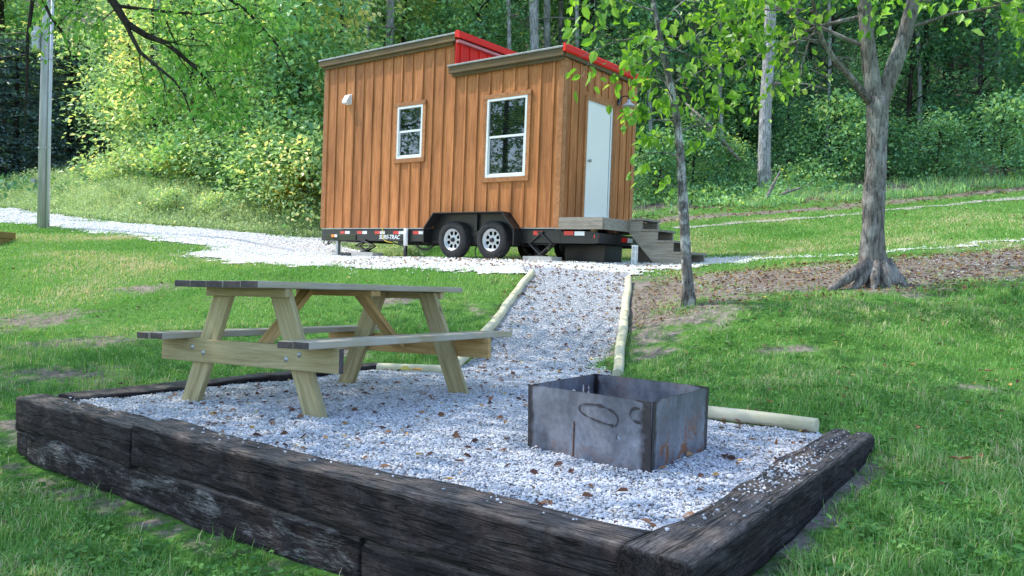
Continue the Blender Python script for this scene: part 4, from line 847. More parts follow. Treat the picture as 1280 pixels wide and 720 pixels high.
# porch deck bolted to the trailer tail
f = HB()
for k in range(6): f.box((HL+.045, .006+k*.41*.36*2.8/2.3, .13), (HL+.885, .006+k*.41*.36*2.8/2.3+.172, .17))
DY = 1.92
f2 = HB(); f2.box((HL-.06, -.02, -.03), (HL+.90, .018, .172)); f2.box((HL+.887, .018, -.03), (HL+.925, DY, .165)); f2.box((HL+.045, DY-.03, -.03), (HL+.887, DY, .13))
dk = f2.build('deck', MT['deck'], th, bevel=.004)
f = HB(); k = 11; bw = (DY-.02)/k
for i in range(k): f.box((HL+.045, .02+i*bw, .132), (HL+.885, .02+(i+1)*bw-.006, .168))
f.build('deck_boards', MT['deck'], dk, bevel=.003)
f = HB(); f.box((HL+.62, .05, -.22), (HL+.71, .14, -.03)); f.build('deck_block', MT['lumber_warm'], dk, bevel=.003)
# ---------------------------------------------------------------- wooden steps leaning on the deck
stx, sty, stw = HL+.93, .80, .60; rise, run = .187, .30
st = empty('wooden_steps', HP+HR @ Vector((stx, sty, -.62)), HR, 'grey weathered three tread wooden steps with open risers at the house door', 'steps')
SO = .62
for yy in (0, stw-.04):
    m = MB(); P = [(0, .165+SO), (.05, .165+SO)]
    z = .165
    P = [(.0, .165), (.02+run*.75, .165), (.02+run*.75, .165-rise), (.02+run*1.75, .165-rise), (.02+run*1.75, .165-2*rise), (.02+run*2.75, .165-2*rise), (.02+run*2.75, .165-3*rise), (.02+run*3.75, .165-3*rise), (.02+run*3.75, -.66), (.60, -.66), (.0, -.05)]
    m.prism([(x, z+SO) for x, z in P], yy, yy+.04); m.build('stringer', MT['deck'], st, bevel=.003)
for i in range(4):
    x0 = run*(i-.25)-.01 if i else 0.0; zt_ = .168-i*rise
    x1 = run*(i+.75)+.05; xm = (x0+.02+x1)/2
    m = MB(); m.box((x0+.02, -.025, zt_+SO), (xm-.004, stw+.025, zt_+SO+.036)); m.box((xm+.004, -.02, zt_+SO), (x1, stw+.03, zt_+SO+.036)); m.build('tread', MT['deck'], st, bevel=.004)
m = MB(); m.box((run*2.2, -.05, -.02), (run*4.35, stw*.98, .035)); m.build('base_board', MT['deck'], st, bevel=.004)
# loose blocks and dark crate under the tail
def house_pt(x, y, z): return HP+HR @ Vector((x, y, z))
def block(name, x0, x1, y0, y1, z0, z1, mat, label, cat, grp=None, holes=0):
    r = empty(name, house_pt((x0+x1)/2, (y0+y1)/2, z0), HR, label, cat, grp); m = MB(); a, b = (x1-x0)/2, (y1-y0)/2
    if holes:
        m.prism([(-a, 0), (a, 0), (a, z1-z0), (-a, z1-z0)], -b, -b+.025); m.prism([(-a, 0), (a, 0), (a, z1-z0), (-a, z1-z0)], b-.025, b)
        for q in range(holes+1):
            cx = -a+(2*a-.025)*q/holes; m.box((cx, -b+.025, 0), (cx+.025, b-.025, z1-z0))
    else:
        m.box((-a, -b, 0), (a, b, z1-z0)); m.box((-a*.8, -b*.8, z1-z0), (a*.8, b*.8, z1-z0+.004))
    m.build('body', mat, r, bevel=.008); return r
block('concrete_block', 1.12, 1.78, -.08, .22, -.60, -.512, MT['concrete'], 'flat concrete pad under the front scissor jack', 'concrete block', 'concrete pads under the trailer')
block('concrete_block', 5.72, 6.34, -.10, .22, -.60, -.507, MT['concrete'], 'flat concrete pad under the rear scissor jack', 'concrete block', 'concrete pads under the trailer')
ct = empty('black_crate', house_pt(6.55, .95, -.61), HR, 'black storage bin pushed under the porch deck', 'storage bin')
m = MB(); m.prism([(-.45, 0), (.38, 0), (.40, .36), (-.47, .36)], -.3, .3); m.build('body', MT['black'], ct, bevel=.02); m = MB(); m.box((-.49, -.32, .362), (.42, .32, .40)); m.build('lid', MT['black'], ct, bevel=.01)
cr = empty('white_lattice_post', house_pt(7.62, .50, -.61), HR, 'small white perforated plastic block standing under the deck corner', 'block')
m = MB()
for i in range(4): m.box((-.04, -.04, i*.105), (.04, .04, i*.105+.03))
for sx in (-.04, .02):
    for sy in (-.04, .02): m.box((sx+.001, sy+.001, .03), (sx+.019, sy+.019, .33))
m.build('body', MT['white'], cr)
ct = empty('skirting_screen', house_pt(7.52, 1.15, -.62), HR, 'black skirting panel standing under the deck beside the steps', 'skirting')
m = MB(); m.box((-.22, -.02, 0), (.22, .02, .42)); m.build('sheet', MT['black'], ct, bevel=.004); m = MB(); m.box((-.24, -.03, .421), (.24, .03, .445)); m.build('top_rail', MT['black'], ct)
# ---------------------------------------------------------------- utility pole, wires, odds and ends
pb = Vector((-11.85, 20., hz1(-11.85, 20.)-.1)); up = empty('utility_pole', pb, None, 'grey wooden utility pole with conduit and meter box at the left by the drive', 'utility pole')
m = MB(); m.tube([(0, 0, 0), (.02, 0, 3), (.06, 0, 6), (.10, 0, 9.5)], [.122, .115, .107, .098], 20); m.build('shaft', MT['pole'], up, smooth=True)
m = MB(); m.tube([(.165, -.05, 0), (.177, -.05, 3), (.212, -.05, 6.2)], .04, 12); m.build('conduit', MT['grey'], up, smooth=True)
m = MB(); m.box((-.26, -.12, 4.55), (-.09, .06, 5.1)); m.lathe([(0, -.08), (.06, -.07), (.07, 0)], 16, 'y', (-.175, -.12, 4.9)); m.build('meter_box', MT['grey'], up, bevel=.01)
m = MB(); m.box((-.20, -.18, 1.22), (-.10, -.10, 1.32)); m.build('outlet_box', MT['chrome'], up)
for dz in (2.1, 4.3):
    m = MB(); m.lathe([(.14, -.02), (.14, .02)], 20, 'z', (.02, 0, dz)); m.tube([(.14, -.08, dz), (.25, -.10, dz), (.26, -.03, dz)], .01, 6); m.build('conduit_strap', MT['chrome'], up)
for z0, z1, lab in ((5.0, 5.6, 'thin power line running left from the pole, upper'), (4.5, 3.6, 'thin dark cable sagging left from the pole, lower')):
    m = MB(); pts = []
    for i in range(25):
        t = i/24; pts.append((pb.x-t*22, pb.y+t*4, pb.z+z0+(z1-z0)*t-1.2*4*t*(1-t)*.25))
    m.tube(pts, .012, 6); tag(m.build('power_line', MT['wire'], smooth=True), lab, 'power line', 'wires from the pole')
# wooden planter box at the left edge
bx = Vector((-11.15, 16.5, hz1(-11.15, 16.5)-.03)); pbx = empty('planter_box', bx, Matrix.Rotation(.2, 3, 'Z'), 'low brown wooden planter box cut off by the left edge of the lawn', 'planter')
for i in range(2):
    m = MB()
    for a, b in (((-.6, -.4), (.6, -.36)), ((-.6, .36), (.6, .4)), ((-.6, -.36), (-.56, .36)), ((.56, -.36), (.6, .36))): m.box((a[0], a[1], i*.15), (b[0], b[1], i*.15+.14))
    m.build('board_course', MT['lumber_warm'], pbx, bevel=.006)
m = MB(); m.box((-.56, -.36, .02), (.56, .36, .22)); m.build('soil', MT['bark_dark'], pbx)
bb = at(127, 225, 31); rb = empty('plastic_barrel', Vector((bb.x, bb.y, hz1(bb.x, bb.y))), None, 'pale blue plastic barrel half hidden in weeds far left', 'barrel')
m = MB(); m.lathe([(0, 0), (.28, .0), (.30, .06), (.31, .3), (.32, .33), (.31, .36), (.31, .6), (.29, .84), (.22, .9), (0, .9)], 24, 'z'); m.build('body', MT['blue'], rb, smooth=True); m = MB(); m.lathe([(0, .94), (.05, .94), (.05, .89)], 12, 'z', (.12, 0, 0)); m.build('bung', MT['white'], rb)
# ---------------------------------------------------------------- vegetation
def nrm(v): return v/(np.linalg.norm(v, axis=-1, keepdims=True)+1e-9)
def sprays(centers, per, rad, flat, size, rng, droop=.25, out=None):
    """leaf positions, axes, normals for flattened sprays around centres"""
    n = len(centers)*per; c = np.repeat(centers, per, 0); R_ = np.repeat(rad if hasattr(rad, '__len__') else np.full(len(centers), rad), per)
    g_ = rng.normal(0, .5, (n, 3))*[1, 1, flat]; p = c+g_*R_[:, None]
    p[:, 2] -= (g_[:, 0]**2+g_[:, 1]**2)*R_*droop
    ax = nrm(g_*[1, 1, .3]+rng.normal(0, .45, (n, 3))+[0, 0, -.25]); nn = nrm(rng.normal(0, .45, (n, 3))+[0, 0, 1])
    return p, ax, nn, size*rng.uniform(.6, 1.25, n)*np.repeat(rng.uniform(.65, 1.5, len(centers)), per), np.repeat(rng.uniform(-.34, .34, len(centers)), per)
def crown_centers(n, r, h0, h1, rng, shape='oval'):
    out = []
    while len(out) < n:
        z = rng.uniform(0, 1); a = rng.uniform(0, 6.283); q = rng.uniform(.35, 1)**.6
        if shape == 'oval': w = (1-(2*z-1)**2)**.5*.9+.1
        elif shape == 'cone': w = 1-.85*z
        elif shape == 'column': w = .75+.25*math.sin(z*9)
        else: w = (1-z**2)**.5
        w *= 1+.35*mnoise.noise((math.cos(a)*1.3, math.sin(a)*1.3, z*2.5+r))
        out.append((math.cos(a)*q*r*w, math.sin(a)*q*r*w, h0+(h1-h0)*z))
    return np.array(out)
def tree_parts(kind, seed, mat, parent):
    rng = np.random.default_rng(seed); rnd = random.Random(seed)
    K = {'tall': (60, 130, 3.1, 3.2, 14.5, 1.3, .45, .20, 'oval', .19, 15), 'mid': (46, 130, 2.3, 1.2, 8.5, 1.1, .45, .17, 'oval', .13, 9),
         'column': (46, 130, 1.35, .3, 7.5, .95, .9, .155, 'column', .12, 7.6), 'shrub': (26, 120, 1.35, .15, 2.7, .8, .6, .13, 'dome', .05, 2), 'bush': (18, 120, 1.0, .1, 1.5, .6, .6, .10, 'dome', .035, 1.2)}[kind]
    nc, per, r, h0, h1, cr, fl_, ls, shp, tr_, th_ = K
    cc = crown_centers(nc, r, h0, h1, rng, shp)
    p, ax, nn, sz, tn = sprays(cc, per, cr*rng.uniform(.7, 1.2, nc), fl_, ls, rng, .35)
    p[:, 2] = np.maximum(p[:, 2], .03)
    hgt = (p[:, 2]-h0)/(h1-h0); t = np.clip(.42+tn+rng.normal(0, .2, len(p))+.12*(hgt-.5), 0, 1)
    leaves('crown', p, ax, nn, sz, mat, t, .62, parent)
    m = MB(); b = Vector((rnd.uniform(-.3, .3), rnd.uniform(-.3, .3), 0)); nseg = 8
    pts = [Vector((b.x*math.sin(i/nseg*2.2), b.y*math.sin(i/nseg*1.7), -.3+(th_+.3)*i/nseg)) for i in range(nseg+1)]
    m.tube(pts, [tr_*(1.25 if i == 0 else 1)*(1-.75*i/nseg) for i in range(nseg+1)], 9)
    for c in cc[::max(1, nc//14)]:
        c = Vector(c); z = max(.3, min(th_*.92, c.z-rnd.uniform(.3, 1.)*r*.35)); q = pts[min(nseg, int((z+.3)/(th_+.3)*nseg))]
        m.tube([Vector((q.x, q.y, z)), Vector((q.x, q.y, z)).lerp(c, .5)+Vector((0, 0, .12)), c], [tr_*.35, tr_*.2, tr_*.07], 5)
    return m
PROTO = {}
def proto(kind, seed, mat, bk):
    k = (kind, seed, mat, bk)
    if k not in PROTO:
        h = bpy.data.objects.new('hold', None); m = tree_parts(kind, seed, MT[mat], h); cr_ = [o for o in bpy.data.objects if o.parent == h][0]
        t = m.build('trunk', MT[bk], h, smooth=True, fix=False); PROTO[k] = (cr_.data, t.data)
        for o in (cr_, t): bpy.data.objects.remove(o)
        bpy.data.objects.remove(h)
    return PROTO[k]
def plant(name, kind, seed, mat, bk, x, y, s, rot, label, cat, group, sz=None, lean=0.):
    cm, tm = proto(kind, seed, mat, bk); r = empty(name, (x, y, hz1(x, y)-.05), None, label, cat, group)
    r.rotation_euler = (lean, 0, rot); r.scale = (s, s, s*(sz or 1))
    for nm, d in (('crown', cm), ('trunk', tm)): link(bpy.data.objects.new(nm, d), r)
    return r
rd = random.Random(11)
# deep wood on the slope, in ranks
for i in range(46):
    y = [30.5, 34, 38.5, 44, 51, 58][i % 6]+rd.uniform(-1.3, 1.3); k = i//6; x = (-1+2*(k+.5+rd.uniform(-.32, .32))/7.67)*(.70*y+1.5)
    left = x/y < -.12
    mat = rd.choice(['leaf_sun', 'leaf_sun', 'leaf_mid']) if left else rd.choice(['leaf_mid', 'leaf_shade', 'leaf_mid'] if x/y < .1 else ['leaf_shade', 'leaf_shade', 'leaf_mid'])
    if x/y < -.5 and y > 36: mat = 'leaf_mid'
    if x/y < -.49 and y < 37: continue
    kind = 'tall' if y > 33 else 'mid'
    lab = ('sunlit leafy tree in the woods up the slope left of the house' if left else 'shaded leafy tree in the dark woods right of the house' if x/y > .1 else 'leafy tree in the woods right behind the house')
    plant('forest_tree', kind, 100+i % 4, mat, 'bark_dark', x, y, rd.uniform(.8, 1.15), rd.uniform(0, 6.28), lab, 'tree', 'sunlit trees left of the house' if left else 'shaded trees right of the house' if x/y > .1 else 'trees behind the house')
# vine-hung wall of foliage on the left edge of the clearing
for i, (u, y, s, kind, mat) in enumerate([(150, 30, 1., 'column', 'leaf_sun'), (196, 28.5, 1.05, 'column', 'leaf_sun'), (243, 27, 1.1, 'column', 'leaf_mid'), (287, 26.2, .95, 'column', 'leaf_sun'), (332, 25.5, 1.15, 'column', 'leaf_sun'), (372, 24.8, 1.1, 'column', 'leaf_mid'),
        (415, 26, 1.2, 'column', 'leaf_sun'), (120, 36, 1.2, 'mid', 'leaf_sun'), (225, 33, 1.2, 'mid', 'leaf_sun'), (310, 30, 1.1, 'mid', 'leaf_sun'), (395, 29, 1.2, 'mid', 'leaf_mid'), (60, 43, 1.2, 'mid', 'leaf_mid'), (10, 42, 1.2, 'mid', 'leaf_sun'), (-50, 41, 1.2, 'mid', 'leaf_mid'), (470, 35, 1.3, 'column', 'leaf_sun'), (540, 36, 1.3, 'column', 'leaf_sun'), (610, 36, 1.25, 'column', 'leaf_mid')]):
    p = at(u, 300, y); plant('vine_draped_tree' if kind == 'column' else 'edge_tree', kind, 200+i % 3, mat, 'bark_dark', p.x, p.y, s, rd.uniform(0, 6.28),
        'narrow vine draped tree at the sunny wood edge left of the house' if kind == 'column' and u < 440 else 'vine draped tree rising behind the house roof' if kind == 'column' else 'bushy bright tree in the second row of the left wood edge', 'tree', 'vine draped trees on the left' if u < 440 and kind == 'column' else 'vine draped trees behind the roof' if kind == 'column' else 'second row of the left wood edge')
for i, (u, y, s, mat, lab) in enumerate([(150, 28, .8, 'leaf_sun', 'a'), (192, 27, .9, 'leaf_sun', 'a'), (232, 26, .85, 'leaf_mid', 'a'), (272, 25.2, .9, 'leaf_sun', 'a'), (312, 24.6, .85, 'leaf_mid', 'a'), (348, 24, 1., 'leaf_sun', 'a'), (385, 23.4, 1.05, 'leaf_sun', 'a'), (255, 26.3, .9, 'gold_leaf', 'yellowing shrub low in the left wood edge'),
        (370, 23.6, .62, 'gold_leaf', 'small yellow flecked shrub beside the left corner of the house'), (425, 23.5, 1., 'leaf_mid', 'a')]):
    p = at(u, 300, y); plant('shrub', 'shrub', 300+i % 3, mat, 'bark_dark', p.x, p.y, s, rd.uniform(0, 6.28), 'green shrub along the foot of the left wood edge' if lab == 'a' else lab, 'shrub', 'shrubs at the left wood edge')
p = at(272, 300, 26.4); r = plant('reddening_sapling', 'bush', 404, 'red_leaf', 'bark_dark', p.x, p.y, .75, 1., 'small reddish leaved sapling in the left wood edge', 'sapling', None); r.location.z += 3.1; 
for i in range(15):
    u = 140+i*18.5+rd.uniform(-8, 8); x = at(u, 285, 23).x; yy = float(np.interp(x, [-18.5, -14.3, -10.8, -7.3, -5.3], [27.6, 24.4, 21.8, 21.1, 21.6]))+rd.uniform(.8, 3.2); x = at(u, 285, yy).x
    plant('weed_clump', 'bush', 420+i % 3, ['weed', 'leaf_sun', 'weed'][i % 3], 'bark_dark', x, yy, rd.uniform(.4, .75), rd.uniform(0, 6.28), 'pale bushy weed standing in the rough strip between drive and trees', 'weed', 'weeds along the drive')
# right wood edge: low shrubs and young trees with dark gaps
for i, (u, y, s, kind, mat) in enumerate([(815, 24.5, .75, 'shrub', 'leaf_mid'), (862, 25.5, .9, 'shrub', 'leaf_shade'), (905, 26, .6, 'shrub', 'leaf_mid'), (1052, 26, 1., 'shrub', 'leaf_mid'), (1110, 25, .7, 'shrub', 'leaf_shade'), (1165, 24.5, .75, 'shrub', 'leaf_mid'),  (1260, 23.5, .85, 'shrub', 'leaf_mid'), (1310, 24, .9, 'shrub', 'leaf_mid'),
        (840, 29, .8, 'mid', 'leaf_shade'), (925, 30, .75, 'mid', 'leaf_mid'), (1030, 29, .85, 'mid', 'leaf_shade'), (1130, 28.5, .8, 'mid', 'leaf_shade'), (1220, 27, .8, 'mid', 'leaf_shade'), (1300, 26, .85, 'mid', 'leaf_shade'), (1085, 27.5, .55, 'column', 'leaf_mid'), (985, 27.8, .5, 'column', 'leaf_mid')]):
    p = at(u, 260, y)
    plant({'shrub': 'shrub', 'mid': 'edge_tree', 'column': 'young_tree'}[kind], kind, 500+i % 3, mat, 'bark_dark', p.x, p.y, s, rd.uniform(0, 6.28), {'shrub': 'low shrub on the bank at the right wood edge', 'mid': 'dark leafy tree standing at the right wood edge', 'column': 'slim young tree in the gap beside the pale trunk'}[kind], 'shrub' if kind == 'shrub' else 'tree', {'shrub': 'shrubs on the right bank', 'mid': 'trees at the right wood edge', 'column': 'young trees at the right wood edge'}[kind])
# hemlocks, dark with tiered drooping boughs
def hemlock(x, y, H, R0, seed, label):
    rng = np.random.default_rng(seed); r = empty('hemlock', (x, y, hz1(x, y)-.1), None, label, 'conifer', 'dark hemlocks at the far left')
    m = MB(); m.tube([(0, 0, 0), (0, 0, H*.5), (0, 0, H)], [.16, .1, .02], 8); P = []; A = []; Nn = []; S = []
    for k in range(64):
        z = .35+(H-.5)*(k/64); a = k*2.4+rng.uniform(-.3, .3); L = R0*(1-.75*k/64)*rng.uniform(.75, 1.1); d = np.array([math.cos(a), math.sin(a), 0])
        m.tube([(0, 0, z), tuple(d*L*.5+[0, 0, z+.05*L]), tuple(d*L+[0, 0, z-.22*L])], [.03, .018, .006], 5)
        n = 150; t = rng.uniform(.12, 1, n); sd = np.array([-d[1], d[0], 0]); w = rng.normal(0, .22, n)*L*(1.1-t*.7)
        c = d*(L*t)[:, None]+sd*w[:, None]; c[:, 2] = z+.05*L*np.sin(t*3.1)-.22*L*t**2-np.abs(w)*.25+rng.normal(0, .03, n)
        P.append(c); A.append(nrm(d*.6+sd*np.sign(w)[:, None]*.8+rng.normal(0, .25, (n, 3))+[0, 0, -.25])); Nn.append(nrm(rng.normal(0, .2, (n, 3))+[0, 0, 1])); S.append(rng.uniform(.12, .26, n))
    P = np.concatenate(P); leaves('boughs', P, np.concatenate(A), np.concatenate(Nn), np.concatenate(S), MT['leaf_hem'], rng.uniform(0, 1, len(P)), .4, r)
    m.build('trunk', MT['bark_dark'], r, smooth=True, fix=False)
for u, y, H, R0, lab in ((20, 34, 6.5, 3.2, 'dark tiered hemlock at the left edge behind the pole'), (88, 35.5, 6.2, 3.3, 'dark tiered hemlock just right of the pole'), (-40, 33, 6, 3., 'dark hemlock cut off by the left edge'), (140, 37.5, 6., 3., 'dark hemlock half hidden by the bright foliage')):
    p = at(u, 220, y); hemlock(p.x, p.y, H, R0, int(u)+900, lab)
# bare pale trunks
def trunk_tree(u0, v0, u1, v1, y, r0, r1, name, mat, label, grp, top=16, limbs=5, seed=1, crown=None, gap=6.):
    a = at(u0, v0, y); a.z = hz1(a.x, y)-.2; d = (at(u1, v1, y)-at(u0, v0, y)); d /= d.z; rn = random.Random(seed)
    r = empty(name, a, None, label, 'tree', grp); m = MB(); n = 14
    pts = [d*(top*i/n)+Vector((.05*math.sin(i*.9+seed), 0, 0)) for i in range(n+1)]
    m.tube(pts, [r0*(1.3 if i == 0 else 1)*(1-i/n)+r1*(i/n) for i in range(n+1)], 14, wob=.15); m.build('trunk', MT[mat], r, smooth=True, fix=False)
    for k in range(limbs):
        m = MB(); z = rn.uniform(.22, .75)*top; q = d*z; a_ = rn.uniform(0, 6.28); L = rn.uniform(1., 2.4); e = Vector((math.cos(a_), math.sin(a_)*.6, rn.uniform(-.15, .35)))
        m.tube([q, q+e*L*.4+Vector((0, 0, .08)), q+e*L*.75+Vector((0, 0, .02)), q+e*L+Vector((rn.uniform(-.2, .2), 0, -.15))], [.045, .032, .02, .006], 6)
        for j in range(2):
            b = q+e*L*rn.uniform(.4, .8); m.tube([b, b+Vector((rn.uniform(-.6, .6), rn.uniform(-.3, .3), rn.uniform(-.3, .4)))], [.015, .004], 5)
        m.build('dead_limb', MT['deadwood'], r, smooth=True, fix=False)
    rng = np.random.default_rng(seed+50); cc = crown_centers(26, 2.6, gap+2, top+1.5, rng)+np.array([d.x*top*.8, d.y*top*.8, 0]); p, ax, nn, sz, tn = sprays(cc, 110, 1.2, .5, .2, rng)
    leaves('crown', p, ax, nn, sz, MT[crown or 'leaf_mid'], np.clip(.45+tn+rng.normal(0, .2, len(p)), 0, 1), .6, r)
trunk_tree(956, 240, 961, 30, 25, .20, .15, 'pale_tree', 'bark_pale', 'tall straight pale trunk at the right wood edge above the fallen branch', None, 14, 7, 3, 'leaf_shade')
for i, (u, uu, y, r, mt, lab) in enumerate([(454, 457, 31, .19, 'bark_pale', 'pale trunk over the left of the roof, leftmost of three'), (486, 487, 32, .17, 'bark_pale', 'pale trunk over the left of the roof, middle of three'), (503, 504, 35, .12, 'bark_dark', 'thin darker trunk over the roof, right of two pale ones'), (634, 636, 31, .09, 'bark_pale', 'thin pale trunk behind the red step of the roof'),
        (667, 669, 30.5, .19, 'bark_pale', 'thick pale trunk over the middle of the house roof'), (684, 685, 33, .15, 'bark_pale', 'pale trunk just right of the thick one over the roof'), (372, 374, 29, .16, 'bark_dark', 'trunk hung with grey vine stems left of the house'), (238, 242, 31, .14, 'bark_dark', 'dark trunk among bright leaves over the left drive'), (1010, 1013, 31, .12, 'bark_dark', 'dim slender trunk in the right woods near the pale one'), (885, 890, 33, .16, 'bark_dark', 'dim trunk in the woods behind the sapling'), (1180, 1184, 31, .15, 'bark_dark', 'dim trunk in the woods right of the forked tree')]):
    trunk_tree(u, 200, uu, 0, y, r, r*.75, 'forest_trunk_tree', mt, lab, None, 15, 4, 20+i, 'leaf_sun' if u < 500 else 'leaf_mid', 7.5)
for i, (u, uu, y, r) in enumerate([(600, 603, 33, .08), (560, 561, 36, .10), (720, 723, 31, .09), (700, 702, 35, .12), (812, 815, 29, .08), (905, 900, 28.5, .07), (990, 996, 29, .09), (1035, 1037, 28, .06), (1150, 1146, 28.5, .08), (1240, 1247, 28, .10), (195, 197, 29, .10), (318, 322, 27.8, .09), (430, 431, 29, .09)]):
    trunk_tree(u, 200, uu, 0, y, r, r*.7, 'slender_tree', 'bark_pale' if i % 3 else 'bark', 'slender pale trunk among the leaves of the wood', 'slender trunks in the wood', 14, 5, 60+i, 'leaf_sun' if u < 450 else 'leaf_mid', 8)
# hanging grey vine stems left of the house
m = MB(); rn = random.Random(5); a = at(372, 60, 28.4)
for k in range(34):
    x0 = a.x+rn.uniform(-.5, .5); y0 = a.y+rn.uniform(-.3, .3); z0 = a.z+2.+rn.uniform(-.4, .4); L = rn.uniform(2., 4.2); m.tube([(x0, y0, z0), (x0+rn.uniform(-.2, .2), y0-.2, z0-L*.4), (x0+rn.uniform(-.5, .5), y0-.3, z0-L*.75), (x0+rn.uniform(-.8, .7), y0-.3, z0-L)], [.018, .014, .01, .005], 5)
tag(m.build('hanging_vine', MT['deadwood'], smooth=True, fix=False), 'bundle of bare grey hanging vines left of the house roof', 'vine')
# dead poles leaning in the wood behind the sapling
for i, (u0, v0, u1, v1, r) in enumerate(((864, 142, 915, 190, .07), (868, 150, 925, 200, .045), (858, 130, 908, 180, .05))):
    m = MB(); a, b = at(u0, v0, 25.6), at(u1, v1, 24.6); m.tube([a, a.lerp(b, .5)+Vector((0, 0, .06)), b], [r*.7, r*.9, r], 8, wob=.2)
    tag(m.build('dead_pole', MT['deadwood'], smooth=True, fix=False), 'bleached dead trunk leaning in the woods behind the sapling', 'dead trunk', 'leaning dead trunks')
# fallen branch below the pale tree
b0 = at(952, 256, 23.2); fb = empty('fallen_branch', Vector((b0.x, b0.y, hz1(b0.x, b0.y))), None, 'bleached forked dead branch lying on the bank below the pale trunk', 'branch'); m = MB()
def lp(u, v, y=23.2): p = at(u, v, y); return Vector((p.x, p.y, max(p.z, hz1(p.x, p.y)+.03)))-fb.location
m.tube([lp(946, 257), lp(958, 248), lp(964, 236), lp(970, 224), lp(976, 212)], [.055, .06, .05, .035, .012], 8, wob=.2); m.tube([lp(950, 255), lp(968, 248), lp(984, 240), lp(997, 236), lp(1003, 234)], [.05, .055, .045, .03, .01], 8, wob=.2); m.tube([lp(980, 242), lp(986, 236), lp(988, 230)], [.03, .02, .006], 6)
m.build('limb', MT['deadwood'], fb, smooth=True, fix=False)
# ---------------------------------------------------------------- undergrowth
rng = np.random.default_rng(21); n = 42000; u = rng.uniform(0, 1, n); x = -20+u*17.5; edge = np.interp(x, [-26, -18.5, -14.3, -10.8, -7.3, -5.3, -3.2, -2], [30, 27.6, 24.4, 21.8, 21.1, 21.6, 19.4, 18.5]); q = rng.uniform(0, 1, n)**1.25; y = edge+.15+q*np.where(x < -15, 8, 5.5)
z = hz(x, y); hgt = (.18+.75*np.minimum(1, q*2.6))*rng.uniform(.4, 1.2, n)*(.6+.8*fbm(x*.8, y*.8, 4.)); blades('weed_stems', x, y, z, hgt, rng.uniform(.012, .022, n), MT['weed'], .5, np.clip(rng.normal(.45, .22, n), 0, 1))
n = 46000; x = -20+rng.uniform(0, 1, n)*17.8; edge = np.interp(x, [-26, -18.5, -14.3, -10.8, -7.3, -5.3, -3.2, -2], [30, 27.6, 24.4, 21.8, 21.1, 21.6, 19.4, 18.5]); q = rng.uniform(0, 1, n)**1.1; y = edge+.1+q*6
z = hz(x, y)+rng.uniform(.02, 1, n)*(.15+.8*np.minimum(1, q*2.5))*(.5+fbm(x*.9, y*.9, 4.)); leaves('weed_leaves', np.stack([x, y, z], 1), rng.normal(0, 1, (n, 3)), rng.normal(0, .5, (n, 3))+[0, 0, 1], rng.uniform(.05, .12, n), MT['weed'], np.clip(rng.normal(.4, .25, n), 0, 1), .45, kind='stuff')
n = 60000; x = 1.5+rng.uniform(0, 1, n)*22; q = rng.uniform(0, 1, n)**1.3; e0 = np.interp(x, [1, 4, 9, 13, 25], [21.2, 22.4, 22.6, 21.8, 21.6]); y = e0+q*11; dn = fbm(x*.55, y*.55, 61., 3); k = dn > .36+.25*(q < .12); x, y, q, dn = x[k], y[k], q[k], dn[k]; n = len(x)
z = hz(x, y)+rng.uniform(.02, 1, n)**1.3*(.15+.55*np.minimum(1, q*4))*(.3+1.5*(dn-.3)); leaves('bank_undergrowth', np.stack([x, y, z], 1), rng.normal(0, 1, (n, 3)), rng.normal(0, .5, (n, 3))+[0, 0, 1], rng.uniform(.07, .17, n), MT['leaf_mid'], np.clip(rng.normal(.42, .2, n)+(dn-.5)*.6, 0, 1), .6, kind='stuff')
n = 30000; x = 3+rng.uniform(0, 1, n)*17; y = np.interp(x, [1, 4, 9, 13, 25], [21.2, 22.2, 22.3, 21.6, 21.4])+rng.uniform(0, 1, n)**1.4*4.5; k = fbm(x*.7, y*.7, 15., 3) > .44; x, y = x[k], y[k]; n = len(x)
k = rng.random(n) < .6; x, y = x[k], y[k]; n = len(x)
blades('bank_grass', x, y, hz(x, y), rng.uniform(.08, .32, n), rng.uniform(.012, .02, n), MT['leaf_mid'], .8, np.clip(rng.normal(.4, .25, n), 0, 1))
n = 90000; x = rng.uniform(-1, 1, n)*34; y = 27+rng.uniform(0, 1, n)**.8*26; z = hz(x, y)+rng.uniform(.02, .8, n); leaves('forest_floor', np.stack([x, y, z], 1), rng.normal(0, 1, (n, 3)), rng.normal(0, .5, (n, 3))+[0, -.3, 1], rng.uniform(.15, .32, n), MT['leaf_shade'], np.clip(rng.normal(.4, .25, n), 0, 1), .6, kind='stuff')
# ---------------------------------------------------------------- near trees with grown limbs
class Grow:
    def __init__(s, seed): s.rn = random.Random(seed); s.mb = MB(); s.tips = []
    def limb(s, p, d, L, r, lev, up=.12, kids=4, wig=.16, leafy=True, n=6, spread=.9):
        rn = s.rn; p = Vector(p); d = Vector(d).normalized(); pts = [p.copy()]; rs = [r]; ds = [d.copy()]
        for i in range(n):
            d = (d+Vector((rn.gauss(0, wig), rn.gauss(0, wig), rn.gauss(0, wig)+up*.25))).normalized(); p = p+d*(L/n); pts.append(p.copy()); rs.append(max(.0015, r*(1-.78*(i+1)/n))); ds.append(d.copy())
        s.mb.tube(pts, rs, 8 if r > .03 else 5 if r > .008 else 3, cap=False)
        if lev > 0:
            for k in range(kids):
                t = .25+.75*(k+rn.random())/kids; i = min(n, int(t*n)); a = rn.uniform(0, 6.28); q = ds[i].orthogonal().normalized(); q.rotate(Matrix.Rotation(a, 3, ds[i])); e = (ds[i]*(1.1-spread*.3)+q*spread)
                s.limb(pts[i], e, L*rn.uniform(.42, .68), rs[i]*.62, lev-1, up, kids, wig, leafy, n, spread)
        if leafy and lev <= 1:
            for i in range(2 if lev == 0 else 4, n+1): s.tips.append((pts[i], ds[i]))
